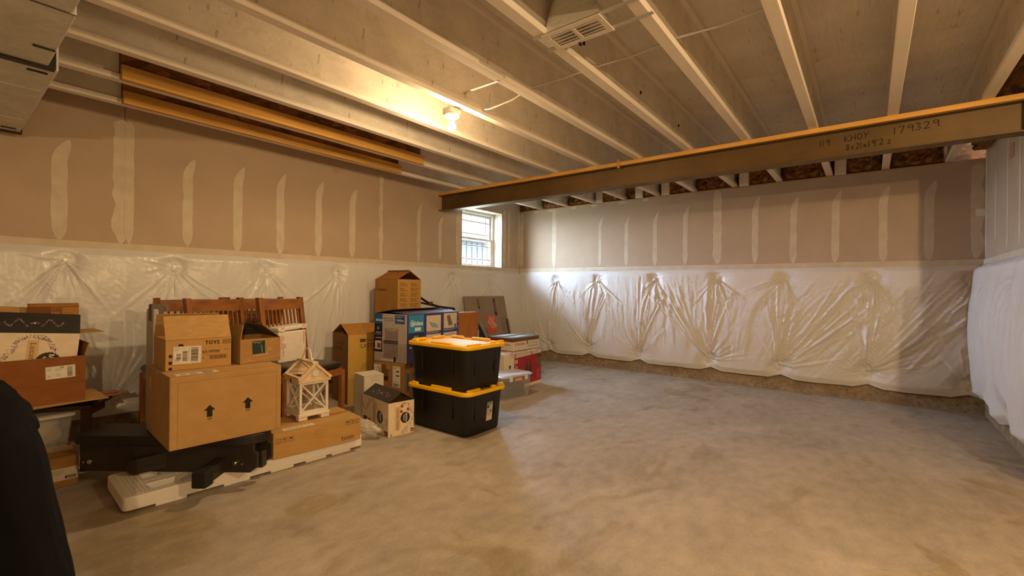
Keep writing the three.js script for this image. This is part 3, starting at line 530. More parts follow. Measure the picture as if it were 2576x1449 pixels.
function barcode(g, x, y, w, h, vert = false, col = '#241a14') { g.fillStyle = col; let p = 0; const L = vert ? h : w; while (p < L) { const b = rr(1.5, 5); vert ? g.fillRect(x, y + p, w, b) : g.fillRect(x + p, y, b, h); p += b + rr(1.5, 5); } }
function lines(g, x, y, w, n, dy, col = '#4a3f38', t = 2) { g.fillStyle = col; for (let i = 0; i < n; i++) { let p = 0; const end = w * rr(0.6, 1); while (p < end) { const a = rr(4, 14); g.fillRect(x + p, y + i * dy, Math.min(a, end - p), t); p += a + 3; } } }
function shipTex(v) { return face(256, 192, '#e4ddd0', (g) => { g.strokeStyle = '#6a5f55'; g.lineWidth = 1.5; g.strokeRect(4, 4, 248, 184); if (v === 0) { lines(g, 12, 14, 60, 5, 8); lines(g, 80, 14, 40, 3, 8); lines(g, 12, 130, 70, 6, 8); barcode(g, 30, 80, 40, 70, true); barcode(g, 84, 50, 44, 110, true); barcode(g, 160, 18, 66, 150, true); lines(g, 134, 20, 18, 18, 8); } else { lines(g, 14, 30, 40, 5, 8); lines(g, 14, 130, 40, 5, 8); barcode(g, 185, 20, 46, 70, true); barcode(g, 185, 98, 46, 72, true); lines(g, 84, 40, 60, 4, 9); lines(g, 90, 120, 50, 5, 9); g.strokeStyle = '#33264a'; g.lineWidth = 5; g.strokeRect(130, 16, 22, 18); } }); }
M.ship0 = shipTex(0); M.ship1 = shipTex(1);
const flapPlain = M.card;
function carton(o) {   // group at the front-left-bottom corner, front towards +z, depth towards -z
  const { W, D, H } = o, t = thing(o.name || 'cardboard_box', o.label, o.cat || 'box', [o.x, o.y, o.z], -(o.a || 0) * Math.PI / 180, o.group);
  const m = o.m || {}, base = m.base || M.card, mats = [m.right || base, m.left || base, m.top || base, base, m.front || base, base], th = 0.004;
  if (!o.open) {
    part(t, 'body', rb(W, H - (o.lid === false ? 0 : 0.004), D, 0.006, W / 2, (H - (o.lid === false ? 0 : 0.004)) / 2, -D / 2, 2), mats);
    if (o.lid !== false) {
      for (const s of [0, 1]) part(t, 'flap', rb(W - 0.002, 0.004, D / 2 - 0.003, 0.0015, W / 2, H - 0.002, -D * (s ? 0.75 : 0.25), 1), m.top || base);
      if (o.tape !== false) part(t, 'packing_tape', [rb(W + 0.001, 0.0012, 0.05, 0.0005, W / 2, H + 0.0004, -D / 2, 1), rb(0.0012, 0.06, 0.05, 0.0005, -0.0004, H - 0.03, -D / 2, 1)], o.tapeMat || M.tape);
    }
  } else {
    part(t, 'front_panel', bx(W, H, th, W / 2, H / 2, -th / 2), [base, base, base, base, m.front || base, m.inside || base]);
    part(t, 'back_panel', bx(W, H, th, W / 2, H / 2, -D + th / 2), m.inside ? [base, base, base, base, m.inside, base] : base);
    part(t, 'left_panel', bx(th, H, D - 2 * th, th / 2, H / 2, -D / 2), [m.inside || base, m.left || base, base, base, base, base]);
    part(t, 'right_panel', bx(th, H, D - 2 * th, W - th / 2, H / 2, -D / 2), [m.right || base, m.inside || base, base, base, base, base]);
    part(t, 'bottom_panel', bx(W - 2 * th, th, D - 2 * th, W / 2, th / 2, -D / 2), base);
  }
  for (const [side, len, ang, mat, wf] of o.flaps || []) {
    const fb = side === 'front' || side === 'back', w = (fb ? W : D - 0.01) * (wf || 1), A = ang * Math.PI / 180;
    const g = fb ? bx(w, len, 0.004, 0, len / 2, 0) : bx(0.004, len, w, 0, len / 2, 0), f = part(t, 'flap', g, mat || base);
    if (fb) { f.position.set(W / 2, H + 0.001, side === 'front' ? -0.003 : -D + 0.003); f.rotation.x = side === 'front' ? A : -A; } else { f.position.set(side === 'left' ? 0.003 : W - 0.003, H + 0.001, -D / 2); f.rotation.z = side === 'left' ? A : -A; }
  }
  for (const l of o.labels || []) { const p = part(t, l.name || 'shipping_label', rb(l.w, l.h, 0.0012, 0.0004, 0, 0, 0, 1), l.mat); p.position.set(...l.at); if (l.rot) p.rotation.set(...l.rot); if (l.label) p.userData.label = l.label; }
  return t;
}
const LEFT = [0, -Math.PI / 2, 0], UPF = [-Math.PI / 2, 0, 0];
const icon = (g, x, y, s, k, col = '#2d2440') => { g.strokeStyle = col; g.fillStyle = col; g.lineWidth = 2.5; g.strokeRect(x, y, s, s); if (k === 0) { g.fillRect(x + s * 0.3, y + s * 0.2, 3, s * 0.6); g.fillRect(x + s * 0.62, y + s * 0.2, 3, s * 0.6); g.fillRect(x + s * 0.2, y + s * 0.85, s * 0.6, 2); } else if (k === 1) { g.beginPath(); g.moveTo(x + s * 0.25, y + s * 0.2); g.lineTo(x + s * 0.75, y + s * 0.2); g.lineTo(x + s * 0.5, y + s * 0.55); g.fill(); g.fillRect(x + s * 0.47, y + s * 0.5, 3, s * 0.3); g.fillRect(x + s * 0.3, y + s * 0.8, s * 0.4, 3); } else { g.beginPath(); g.arc(x + s / 2, y + s * 0.45, s * 0.3, Math.PI, 0); g.fill(); g.fillRect(x + s * 0.47, y + s * 0.4, 3, s * 0.4); } };
const upArrow = (g, x, y, s) => { g.fillStyle = INK; g.beginPath(); g.moveTo(x, y); g.lineTo(x + s * 0.42, y + s * 0.45); g.lineTo(x + s * 0.2, y + s * 0.45); g.lineTo(x + s * 0.2, y + s); g.lineTo(x - s * 0.2, y + s); g.lineTo(x - s * 0.2, y + s * 0.45); g.lineTo(x - s * 0.42, y + s * 0.45); g.fill(); txt(g, 'UP', x, y + s * 1.26, s * 0.26, INK, FS, 'bold', 0, 'center'); };

carton({ name: 'cardboard_box', label: 'largest plain cardboard box, printed with two up arrows, lying across the black bench', x: -5.421, y: 0.306, z: 1.835, a: 3.9, W: 0.555, D: 0.552, H: 0.386,
  m: { front: face(640, 448, KR, (g) => { upArrow(g, 208, 200, 76); upArrow(g, 428, 188, 76); g.strokeStyle = 'rgba(90,60,25,0.35)'; g.lineWidth = 3; g.strokeRect(40, 36, 570, 470); }), left: face(448, 320, '#ac8550', (g) => { g.fillStyle = '#c9b22c'; g.fillRect(60, 44, 34, 52); g.fillStyle = 'rgba(60,35,10,0.5)'; g.fillRect(180, 260, 4, 50); }) },
  labels: [{ name: 'paper_label', w: 0.2, h: 0.07, mat: M.ship0, at: [0.13, 0.3868, -0.045], rot: UPF }] });

const toys = face(640, 340, '#be9556', (g) => {
  txt(g, 'TOYS', 372, 70, 62, INK); g.strokeStyle = INK; g.lineWidth = 5; g.strokeRect(555, 24, 74, 44); txt(g, 'SIOC', 592, 57, 28, INK, FS, 'bold', 0, 'center'); txt(g, '163-999W', 320, 170, 44); lines(g, 340, 186, 120, 1, 8, INK, 3); txt(g, '1', 570, 150, 26, INK); lines(g, 590, 134, 40, 2, 10); barcode(g, 418, 202, 170, 40); g.lineWidth = 2; g.strokeRect(402, 198, 200, 48); txt(g, '22', 340, 234, 26);
  g.fillStyle = INK; g.fillRect(30, 160, 30, 34); g.fillRect(28, 236, 30, 34); g.fillRect(28, 304, 32, 30); g.beginPath(); g.arc(140, 70, 26, 0, 7); g.fill();
});
carton({ name: 'cardboard_box', label: 'open cardboard box printed TOYS standing on the largest box', x: -5.387, y: 0.694, z: 1.64, a: 5.5, W: 0.318, D: 0.34, H: 0.168, open: true, m: { front: toys },
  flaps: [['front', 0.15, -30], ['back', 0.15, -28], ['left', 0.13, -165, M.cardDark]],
  labels: [{ w: 0.135, h: 0.1, mat: M.ship0, at: [0.1, 0.082, 0.001] , rot: [0, 0, -0.02] }] });

M.teal = std({ color: 0x3a403a, roughness: 0.7 }); M.greyCard = std({ color: 0x5d5349, roughness: 0.85 });
carton({ name: 'cardboard_box', label: 'small open cardboard box with a torn dark teal sticker, right of the TOYS box', x: -5.028, y: 0.694, z: 1.69, a: 2, W: 0.236, D: 0.3, H: 0.148, open: true,
  m: { front: face(512, 320, '#aa834c', (g) => { g.strokeStyle = '#cdbca4'; g.lineWidth = 3; txt(g, 'F', 150, 190, 46, '#d2c2ab', FR, 'normal'); txt(g, 'is', 356, 160, 46, '#d2c2ab', FR, 'normal'); txt(g, 'a journey', 156, 226, 44, '#d2c2ab', FR, 'normal'); g.beginPath(); g.moveTo(0, 300); for (let x = 0; x <= 512; x += 16) g.lineTo(x, 296 - x * 0.09 + 5 * Math.sin(x * 0.05)); g.moveTo(106, 290); g.lineTo(110, 250); g.lineTo(124, 226); g.lineTo(136, 250); g.lineTo(140, 286); g.stroke(); }) },
  flaps: [['right', 0.135, -52, M.greyCard], ['back', 0.075, -12, M.teal], ['left', 0.09, -10]],
  labels: [{ name: 'teal_sticker', w: 0.074, h: 0.08, mat: face(160, 176, '#23393a', (g) => { g.strokeStyle = '#cfc8b8'; g.lineWidth = 3; g.beginPath(); g.moveTo(112, 60); for (let i = 0; i < 12; i++) g.lineTo(112 + (i % 2 ? 7 : -6) + i, 60 + i * 10); g.stroke(); g.lineWidth = 6; g.beginPath(); g.moveTo(6, 10); g.lineTo(50, 24); g.moveTo(60, 8); g.bezierCurveTo(70, 40, 100, 30, 112, 10); g.stroke(); }), at: [0.105, 0.094, 0.001], rot: [0, 0, 0.03] }] });

carton({ name: 'cardboard_box', label: 'long low cardboard box printed TOTO lying on the white foam tray', x: -4.866, y: 0.086, z: 1.772, a: 6.1, W: 0.584, D: 0.36, H: 0.163,
  m: { front: face(768, 214, '#bd9454', (g) => { txt(g, 'TOTO', 640, 190, 44, '#241c30', FR, 'bold', 0, 'center'); for (let i = 0; i < 3; i++) { icon(g, 16 + i * 52, 44, 40, i); icon(g, 622 + i * 46, 14, 36, 2 - i); } g.strokeStyle = 'rgba(80,50,20,0.6)'; g.lineWidth = 2; g.beginPath(); g.arc(350, 62, 12, 1.57, 4.71); g.lineTo(440, 50); g.arc(440, 62, 12, 4.71, 1.57); g.closePath(); g.stroke(); }) },
  labels: [{ name: 'paper_label', w: 0.2, h: 0.05, mat: face(256, 64, '#e0d3bd', (g) => { txt(g, 'FRAGILE', 20, 44, 36, '#5b4a3a'); lines(g, 180, 12, 60, 5, 10); }), at: [0.17, 0.1638, -0.045], rot: [-Math.PI / 2, 0, 0] }] });

// the two patterned nappy boxes
const CREAM = '#e6d6bc';
function sprig(g, pts, n, sz) { const cols = ['#5b2b4a', '#8c5a7c', '#33223a', '#a87f98', '#3b2b33']; for (let i = 0; i < n; i++) { const t = rnd() * (pts.length - 1.001), k = t | 0, f = t - k, x = pts[k][0] + (pts[k + 1][0] - pts[k][0]) * f + rr(-1, 1) * sz * 2.2, y = pts[k][1] + (pts[k + 1][1] - pts[k][1]) * f + rr(-1, 1) * sz * 2.2; g.fillStyle = g.strokeStyle = cols[(rnd() * 5) | 0]; g.lineWidth = sz * 0.25; g.beginPath(); const q = rnd(); if (q < 0.4) { g.ellipse(x, y, sz * 0.75, sz * 0.25, rnd() * 3, 0, 7); g.fill(); } else if (q < 0.7) { g.arc(x, y, sz * 0.5, 0, 7); g.stroke(); } else if (q < 0.85) { g.arc(x, y, sz * 0.4, 0, 7); g.fill(); } else { g.arc(x, y, sz * 0.9, 3.3, 6.1); g.stroke(); } } }
function badge(g, x, y, r, rot) { g.save(); g.translate(x, y); g.rotate(rot); g.fillStyle = '#221a1c'; g.beginPath(); for (let i = 0; i < 48; i++) { const a = i / 48 * 6.283, q = r * (i % 2 ? 0.97 : 1.03); g.lineTo(Math.cos(a) * q, Math.sin(a) * q); } g.fill(); txt(g, 'Millie', 0, -r * 0.02, r * 0.62, '#efe6d6', FS, 'bold', 0, 'center'); txt(g, 'MOON', 0, r * 0.42, r * 0.36, '#efe6d6', FS, 'bold', 0, 'center'); g.restore(); }
function nappyFace(w, h, k) { return face(w, h, CREAM, (g) => {
  if (k === 2) { sprig(g, [[0.12, 0.6], [0.22, 0.42], [0.3, 0.28], [0.34, 0.12], [0.46, 0.05], [0.58, 0.07], [0.66, 0.12], [0.72, 0.24], [0.74, 0.34]].map(([a, b]) => [a * w, b * h]), 230, w * 0.013); g.fillStyle = '#d9b680'; g.fillRect(w * 0.44, h * 0.12, w * 0.125, h * 0.8); txt(g, 'Luxury Diapers', w * 0.475, h * 0.16, h * 0.1, '#33241c', FR, 'normal', Math.PI / 2); badge(g, w * 0.68, h * 0.5, h * 0.17, Math.PI / 2); sprig(g, [[0.84, 0.5], [0.94, 0.42], [0.97, 0.55], [0.88, 0.6]].map(([a, b]) => [a * w, b * h]), 50, w * 0.01); g.fillStyle = '#a5482a'; g.beginPath(); g.arc(w * 0.22, h * 0.6, w * 0.03, 0, 7); g.fill(); return; }
  if (k === 0) { sprig(g, [[0.02, 0.3], [0.08, 0.42], [0.2, 0.4], [0.28, 0.12], [0.42, 0.06], [0.56, 0.2], [0.64, 0.34]].map(([a, b]) => [a * w, b * h]), 170, w * 0.014); g.fillStyle = '#d9b680'; g.fillRect(w * 0.42, h * 0.12, w * 0.13, h * 0.72); txt(g, 'Luxury Diapers', w * 0.46, h * 0.17, h * 0.096, '#33241c', FR, 'normal', Math.PI / 2); badge(g, w * 0.7, h * 0.5, h * 0.19, Math.PI / 2); g.fillStyle = '#3a1d2b'; g.fillRect(w * 0.05, h * 0.66, w * 0.16, h * 0.13); g.fillStyle = '#9c2b2b'; g.beginPath(); g.arc(w * 0.3, h * 0.75, w * 0.05, 0, 7); g.fill(); sprig(g, [[0.86, 0.56], [0.96, 0.5], [0.98, 0.62], [0.88, 0.66]].map(([a, b]) => [a * w, b * h]), 40, w * 0.012); g.fillStyle = '#7a2740'; g.fillRect(w * 0.87, h * 0.85, w * 0.12, h * 0.13); txt(g, '84', w * 0.895, h * 0.95, h * 0.08, CREAM); lines(g, w * 0.66, h * 0.82, w * 0.17, 5, h * 0.03, '#8f6a70', 3); }
  else { sprig(g, [[0.5, 0.08], [0.7, 0.06], [0.78, 0.12], [0.85, 0.3], [0.97, 0.4], [0.95, 0.62], [0.72, 0.8], [0.6, 0.86], [0.55, 0.97]].map(([a, b]) => [a * w, b * h]), 140, w * 0.02); g.fillStyle = '#d9b680'; g.fillRect(w * 0.26, h * 0.14, w * 0.2, h * 0.7); txt(g, 'Luxury Diapers', w * 0.33, h * 0.19, h * 0.09, '#33241c', FR, 'normal', Math.PI / 2); badge(g, w * 0.65, h * 0.5, h * 0.165, Math.PI / 2); g.fillStyle = '#a5482a'; for (const [a, b] of [[0.52, 0.14], [0.76, 0.26], [0.5, 0.3]]) { g.beginPath(); g.ellipse(w * a, h * b, w * 0.06, h * 0.045, 0.7, 0, 7); g.fill(); } g.fillStyle = '#7a2740'; g.fillRect(w * 0.86, h * 0.86, w * 0.13, h * 0.11); txt(g, '84', w * 0.87, h * 0.95, h * 0.075, CREAM); txt(g, '84', w * 0.09, h * 0.93, h * 0.07, '#33241c', FS, 'bold', Math.PI / 2); lines(g, w * 0.6, h * 0.88, w * 0.2, 4, h * 0.025, '#8f6a70', 3); }
}, 0.5); }
const blackPrint = face(512, 128, '#1c1719', (g, w, h) => { for (const s of [-1, 1]) { const p = []; for (let i = 0; i < 20; i++) p.push([w / 2 + s * (w * 0.07 + i * w * 0.0125), h * (0.5 + 0.16 * Math.sin(i * 0.42 + 1.6))]); g.fillStyle = '#b58a96'; for (let i = 0; i < 130; i++) { const q = p[(rnd() * 20) | 0]; g.beginPath(); g.arc(q[0] + rr(-4, 4), q[1] + rr(-5, 5), rr(0.8, 2.2), 0, 7); g.fill(); } } g.fillStyle = '#7d4a68'; g.beginPath(); g.ellipse(w / 2 - 14, h * 0.52, 14, 6, -0.4, 0, 7); g.ellipse(w / 2 + 16, h * 0.5, 14, 5, 0.4, 0, 7); g.fill(); g.fillStyle = '#d7c7b0'; g.beginPath(); g.arc(w / 2, h * 0.52, 6, 0, 7); g.fill(); }, 0.45);
const nap2 = nappyFace(720, 590, 2), nap0 = nappyFace(768, 440, 0), nap1 = nappyFace(400, 440, 1), creamPlain = std({ color: 0xe2d2b8, roughness: 0.6 });
carton({ name: 'diaper_box', label: 'small cream diaper box with black roof-like flaps, on the floor left of the black tubs', x: -3.984, y: 0, z: 1.748, a: 9.2, W: 0.227, D: 0.46, H: 0.262, open: true,
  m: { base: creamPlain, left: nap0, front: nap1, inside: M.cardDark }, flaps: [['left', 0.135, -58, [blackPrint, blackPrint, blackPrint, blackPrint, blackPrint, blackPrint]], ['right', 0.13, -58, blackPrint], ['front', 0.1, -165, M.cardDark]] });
carton({ name: 'white_carton', label: 'narrow white carton with a tuck lid, behind the small diaper box', x: -3.775, y: 0, z: 1.12, a: 5, W: 0.2, D: 0.18, H: 0.365, lid: false, m: { base: std({ color: 0xd8cfc0, roughness: 0.55 }) },
  labels: [{ name: 'tuck_lid', w: 0.2, h: 0.18, mat: std({ color: 0xe0d8ca, roughness: 0.5 }), at: [0.1, 0.369, -0.088], rot: [-Math.PI / 2 + 0.06, 0, 0] }, { name: 'tuck_tab', w: 0.07, h: 0.05, mat: std({ color: 0xd0c7b8, roughness: 0.5 }), at: [0.1, 0.342, 0.001] }] });

const kk = (g, w, h, s) => { g.fillStyle = INK; g.beginPath(); g.arc(w * 0.31, h * 0.09, 30 * s, 0, 7); g.arc(w * 0.31 + 46 * s, h * 0.09, 26 * s, 0, 7); g.fill(); txt(g, 'K', w * 0.31 - 12 * s, h * 0.09 + 13 * s, 38 * s, KR); txt(g, 'k', w * 0.31 + 37 * s, h * 0.09 + 10 * s, 28 * s, KR); txt(g, 'Kinderkraft', w * 0.31 + 86 * s, h * 0.09 + 14 * s, 42 * s, INK, FS, 'normal'); txt(g, '·LASTREE·', w * 0.25, h * 0.2, 66, INK, FS, 'normal'); txt(g, 'HIGH CHAIR', w * 0.42, h * 0.24, 17, INK, FS, 'normal'); };
carton({ name: 'cardboard_box', label: 'tall yellowish cardboard box printed LASTREE with a line drawing of a high chair', x: -3.639, y: 0, z: 0.647, a: 9, W: 0.45, D: 0.384, H: 0.69, open: true,
  m: { base: std({ map: T.card, color: 0xf0d9a8, roughness: 0.6 }), front: face(512, 784, '#c39b48', (g, w, h) => { kk(g, w, h, 0.7); g.setTransform(0.72, 0, 0, 0.72, 30, 50); g.strokeStyle = '#5b3c16'; g.lineWidth = 2.5; g.beginPath(); g.moveTo(60, 500); g.bezierCurveTo(140, 470, 300, 480, 380, 470); g.moveTo(170, 480); g.bezierCurveTo(180, 380, 260, 370, 290, 400); g.lineTo(300, 480); g.moveTo(170, 484); g.lineTo(150, 660); g.moveTo(300, 478); g.lineTo(350, 660); g.moveTo(60, 500); g.lineTo(180, 520); g.lineTo(330, 500); g.stroke(); for (let i = 0; i < 8; i++) { g.beginPath(); g.moveTo(190 + i * 12, 400); g.lineTo(180 + i * 14, 480); g.stroke(); } g.setTransform(1, 0, 0, 1, 0, 0); }),
    left: face(448, 784, '#8d6436', (g, w, h) => { txt(g, 'LASTREE', 60, 190, 60, '#3a2410', FS, 'normal'); txt(g, 'Kinderkraft', 120, 120, 40, '#3a2410', FS, 'normal'); lines(g, 60, 280, 260, 3, 18, '#3a2410'); lines(g, 60, 400, 200, 2, 18, '#3a2410'); g.fillStyle = '#cfc4b0'; g.fillRect(250, 440, 60, 70); g.fillRect(200, 590, 90, 32); g.fillRect(200, 660, 80, 80); }) },
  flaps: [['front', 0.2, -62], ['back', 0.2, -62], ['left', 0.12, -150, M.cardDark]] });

carton({ name: 'cardboard_box', label: 'battered brown cardboard box with white labels, under the blue air conditioner box', x: -3.45, y: 0, z: 1.262, a: -7, W: 0.52, D: 0.4, H: 0.445,
  m: { left: face(512, 512, '#a5763f', (g) => { g.fillStyle = '#7a5428'; g.fillRect(150, 20, 110, 150); g.fillStyle = '#2b1a0c'; g.fillRect(150, 150, 100, 46); txt(g, 'ek', 190, 396, 100, '#24466e'); }), right: M.card, front: face(256, 256, '#8f6634', (g) => { txt(g, 'link', 10, 150, 130, '#3f5672'); }) },
  labels: [{ w: 0.1, h: 0.2, mat: M.ship1, at: [-0.001, 0.32, -0.345], rot: LEFT }, { w: 0.1, h: 0.2, mat: face(128, 288, '#e4ddd0', (g) => { g.fillStyle = '#3a302a'; g.fillRect(62, 60, 46, 20); g.fillRect(62, 118, 46, 20); barcode(g, 18, 234, 92, 44); g.fillRect(6, 210, 116, 2); lines(g, 10, 12, 60, 4, 9); }), at: [-0.001, 0.32, -0.09], rot: LEFT }] });
const acLeft = face(512, 600, '#a89a98', (g, w, h) => {
  const gr = ['#b7aca6', '#a79b98', '#8d7f80']; g.fillStyle = gr[0]; g.fillRect(0, 0, w, h); g.fillStyle = gr[1]; g.fillRect(0, 360, w, 240);
  g.fillStyle = '#1f5c9c'; g.fillRect(0, 0, 130, 120); txt(g, 'Midea', 22, 92, 40, '#e8eef2'); g.fillStyle = '#251c3a'; g.fillRect(0, 120, 130, 360); txt(g, 'U', 44, 200, 54, '#7ed3d6'); txt(g, 'Window', 30, 240, 20, '#e8eef2'); txt(g, 'Air Conditioner', 8, 262, 16, '#e8eef2', FS, 'normal'); txt(g, 'EXCLUSIVE', 26, 310, 18, '#e8eef2'); g.fillStyle = '#cbbdb0'; g.fillRect(14, 340, 100, 110); g.fillStyle = '#7d4a30'; g.fillRect(50, 372, 52, 60);
  txt(g, 'NOISE OUTSIDE,', 146, 60, 21, '#3a2f38'); txt(g, 'COOL INSIDE', 150, 90, 25, '#2f6ea8'); g.fillStyle = '#1f4f88'; g.fillRect(330, 8, 150, 108); txt(g, '12,000', 345, 80, 26, '#e8eef2'); txt(g, '550', 424, 84, 24, '#e8eef2'); lines(g, 340, 22, 130, 2, 14, '#cfd8e2', 4); lines(g, 340, 96, 110, 1, 10, '#9fb4cc', 4);
  g.fillStyle = '#8e7f7c'; g.fillRect(170, 180, 210, 140); g.fillStyle = '#a69893'; g.fillRect(190, 170, 170, 40); g.fillStyle = '#3b2f33'; g.fillRect(150, 326, 240, 44); for (let i = 0; i < 6; i++) { g.fillStyle = '#6a5b5c'; g.fillRect(160 + i * 38, 338, 30, 22); } g.fillStyle = '#8d7c7a'; g.fillRect(156, 372, 230, 180); g.fillStyle = '#b3a7a2'; g.fillRect(380, 120, 12, 440); g.fillRect(452, 120, 10, 440); g.fillStyle = '#c8c0ba'; g.fillRect(100, 560, 210, 22); g.fillStyle = '#20302a'; g.beginPath(); g.ellipse(330, 560, 18, 34, 0, 0, 7); g.fill();
}, 0.35);
const acFront = face(896, 512, '#2b2c66', (g, w, h) => {
  g.fillStyle = '#2a7fb6'; g.fillRect(24, 6, 240, 190); txt(g, 'Midea', 64, 120, 62, '#e9f2f6'); g.strokeStyle = '#e9f2f6'; g.lineWidth = 5; g.beginPath(); g.arc(84, 96, 34, 0.6, 5.4); g.stroke(); g.fillStyle = '#d9dce0'; g.fillRect(120, 140, 96, 38); g.fillStyle = '#1e2350'; g.fillRect(24, 196, 240, 210); txt(g, 'U', 110, 290, 90, '#7ed3d6'); txt(g, 'Window', 90, 326, 34, '#e9f2f6'); txt(g, 'Air Conditioner', 40, 358, 28, '#e9f2f6');
  for (const [x, y] of [[306, 22], [608, 10], [306, 232], [608, 232]]) { g.fillStyle = '#cfbfae'; g.fillRect(x, y, 250, 176); } g.fillStyle = '#7fa3ac'; g.beginPath(); g.moveTo(350, 90); g.lineTo(480, 120); g.lineTo(510, 170); g.lineTo(390, 150); g.fill(); g.fillStyle = '#6d6870'; g.beginPath(); g.moveTo(660, 40); g.lineTo(720, 30); g.lineTo(780, 150); g.lineTo(700, 160); g.fill(); g.fillStyle = '#2c6aa0'; g.fillRect(810, 140, 36, 44); g.strokeStyle = '#4a2b22'; g.lineWidth = 6; g.beginPath(); g.moveTo(312, 300); g.lineTo(430, 260); g.lineTo(540, 290); g.moveTo(340, 340); g.lineTo(450, 300); g.stroke(); g.strokeStyle = '#8f8fa8'; g.strokeRect(650, 260, 160, 140); lines(g, 306, 206, 230, 2, 10, '#e6e0ea', 4); lines(g, 608, 196, 230, 2, 10, '#e6e0ea', 4); for (let i = 0; i < 5; i++) { g.strokeStyle = '#c9c6dd'; g.lineWidth = 3; g.strokeRect(866, 30 + i * 76, 14, 14); }
}, 0.35);
M.acBlue = std({ color: 0x25265a, roughness: 0.4 });
carton({ name: 'appliance_box', label: 'glossy blue air conditioner box with product pictures, behind the stacked black tubs', x: -3.437, y: 0.448, z: 1.288, a: -8.8, W: 0.82, D: 0.418, H: 0.462, m: { base: M.acBlue, left: acLeft, front: acFront, top: std({ color: 0x8f8a90, roughness: 0.4 }) }, lid: false,
  flaps: [['front', 0.2, -84, std({ color: 0x3a2d38, roughness: 0.6 })], ['back', 0.24, -80, std({ color: 0x3f2a26, roughness: 0.6 })]] });

carton({ name: 'cardboard_box', label: 'tallest cardboard box, with columns of small print and roof-like flaps, behind the blue box', x: -3.085, y: 0, z: 0.698, a: 0, W: 0.322, D: 0.4, H: 1.252, open: true,
  m: { base: std({ map: T.cardDark, color: 0xffe2b8, roughness: 0.8 }), left: face(384, 1024, '#a07432', (g) => { g.strokeStyle = '#3a2410'; g.lineWidth = 4; g.beginPath(); g.arc(34, 92, 12, 0, 7); g.stroke(); txt(g, 'bugaboo', 56, 104, 34, '#3a2410'); g.lineWidth = 2; g.beginPath(); g.moveTo(150, 420); g.lineTo(300, 300); g.lineTo(360, 180); g.moveTo(220, 380); g.lineTo(330, 420); g.moveTo(260, 230); g.lineTo(340, 300); g.stroke(); }), front: face(384, 1024, '#b08642', (g) => { for (let c = 0; c < 2; c++) for (let k = 0; k < 20; k++) lines(g, 30 + c * 180, 30 + k * 46, 140, 4, 9, '#5a3812', 4); }) },
  flaps: [['left', 0.19, -62], ['right', 0.19, -58], ['back', 0.1, -160]] });
carton({ name: 'cardboard_box', label: 'plain orange-brown cardboard box standing right of the air conditioner box', x: -2.46, y: 0, z: 0.95, a: 0, W: 0.39, D: 0.2, H: 0.875, m: { base: std({ map: T.cardDark, color: 0xffd6a0, roughness: 0.8 }) } });
const canonW = (g, w, h) => { g.fillStyle = '#6b5233'; g.fillRect(0, 0, w, 70); txt(g, 'Canon', 40, 150, 74, '#a8243a', FR); for (let r = 0; r < 2; r++) for (let i = 0; i < 5; i++) icon(g, w * 0.56 + i * 50, 110 + r * 62, 34, (i + r) % 3, r ? '#2b2320' : '#8a7a6c'); g.fillStyle = '#7a5a2c'; g.fillRect(w * 0.5, 60, 26, 90); };
carton({ name: 'printer_box', label: 'white printer box printed Canon with brown tape round its top, on the red Christmas box', x: -1.93, y: 0.419, z: 1.375, a: 0, W: 0.54, D: 0.38, H: 0.155, m: { base: std({ color: 0xd9cfc6, roughness: 0.5 }), front: face(640, 256, '#dcd0c6', canonW), left: face(384, 256, '#d5c8bd', (g, w) => { g.fillStyle = '#6b4024'; g.fillRect(0, 0, w, 70); txt(g, 'PIXMA', 220, 150, 40, '#4a3f48'); lines(g, 220, 170, 110, 3, 14); }), top: face(384, 256, '#77716c', (g, w, h) => { g.fillStyle = '#c9cdd0'; g.beginPath(); g.moveTo(60, 40); g.lineTo(250, 20); g.lineTo(330, 120); g.lineTo(110, 170); g.fill(); g.fillStyle = '#4d443f'; g.fillRect(0, 200, w, 56); }) }, tape: false });
carton({ name: 'christmas_tree_box', label: 'red and white Christmas tree box with a printed tree, under the printer box', x: -2.176, y: 0, z: 1.447, a: 3.1, W: 0.681, D: 0.42, H: 0.412, m: { base: std({ color: 0xe0d2c6, roughness: 0.6 }), front: face(704, 448, '#e2d5c8', (g, w, h) => {
  g.fillStyle = '#a01420'; g.beginPath(); g.moveTo(170, 60); g.lineTo(w, 30); g.lineTo(w, 400); g.lineTo(300, 420); g.lineTo(170, 300); g.fill(); g.fillStyle = '#e2d5c8'; g.fillRect(180, 80, 56, 50); g.strokeStyle = '#f0e6dc'; g.lineWidth = 3; txt(g, '7', 190, 190, 50, '#f0e6dc'); txt(g, 'ft', 220, 190, 26, '#f0e6dc'); lines(g, 190, 210, 110, 3, 14, '#e8c8c0', 4);
  for (const x of [410, 480]) { g.fillStyle = '#1c3a20'; g.beginPath(); g.moveTo(x, 60); g.lineTo(x + 40, 330); g.lineTo(x - 45, 330); g.fill(); for (let i = 0; i < 60; i++) { g.fillStyle = ['#c9a24a', '#3b6a30', '#a8382c'][i % 3]; const f = rnd(); g.fillRect(x + rr(-1, 1) * 38 * f, 70 + f * 250, 4, 4); } } g.fillStyle = '#1d5a35'; g.fillRect(610, 50, 90, 40); g.fillStyle = '#53603a'; g.fillRect(620, 110, 74, 90); lines(g, 610, 250, 80, 8, 16, '#e0b0a8', 4); g.fillStyle = '#201510'; upArrow(g, 95, 130, 60);
}, 0.5) } });
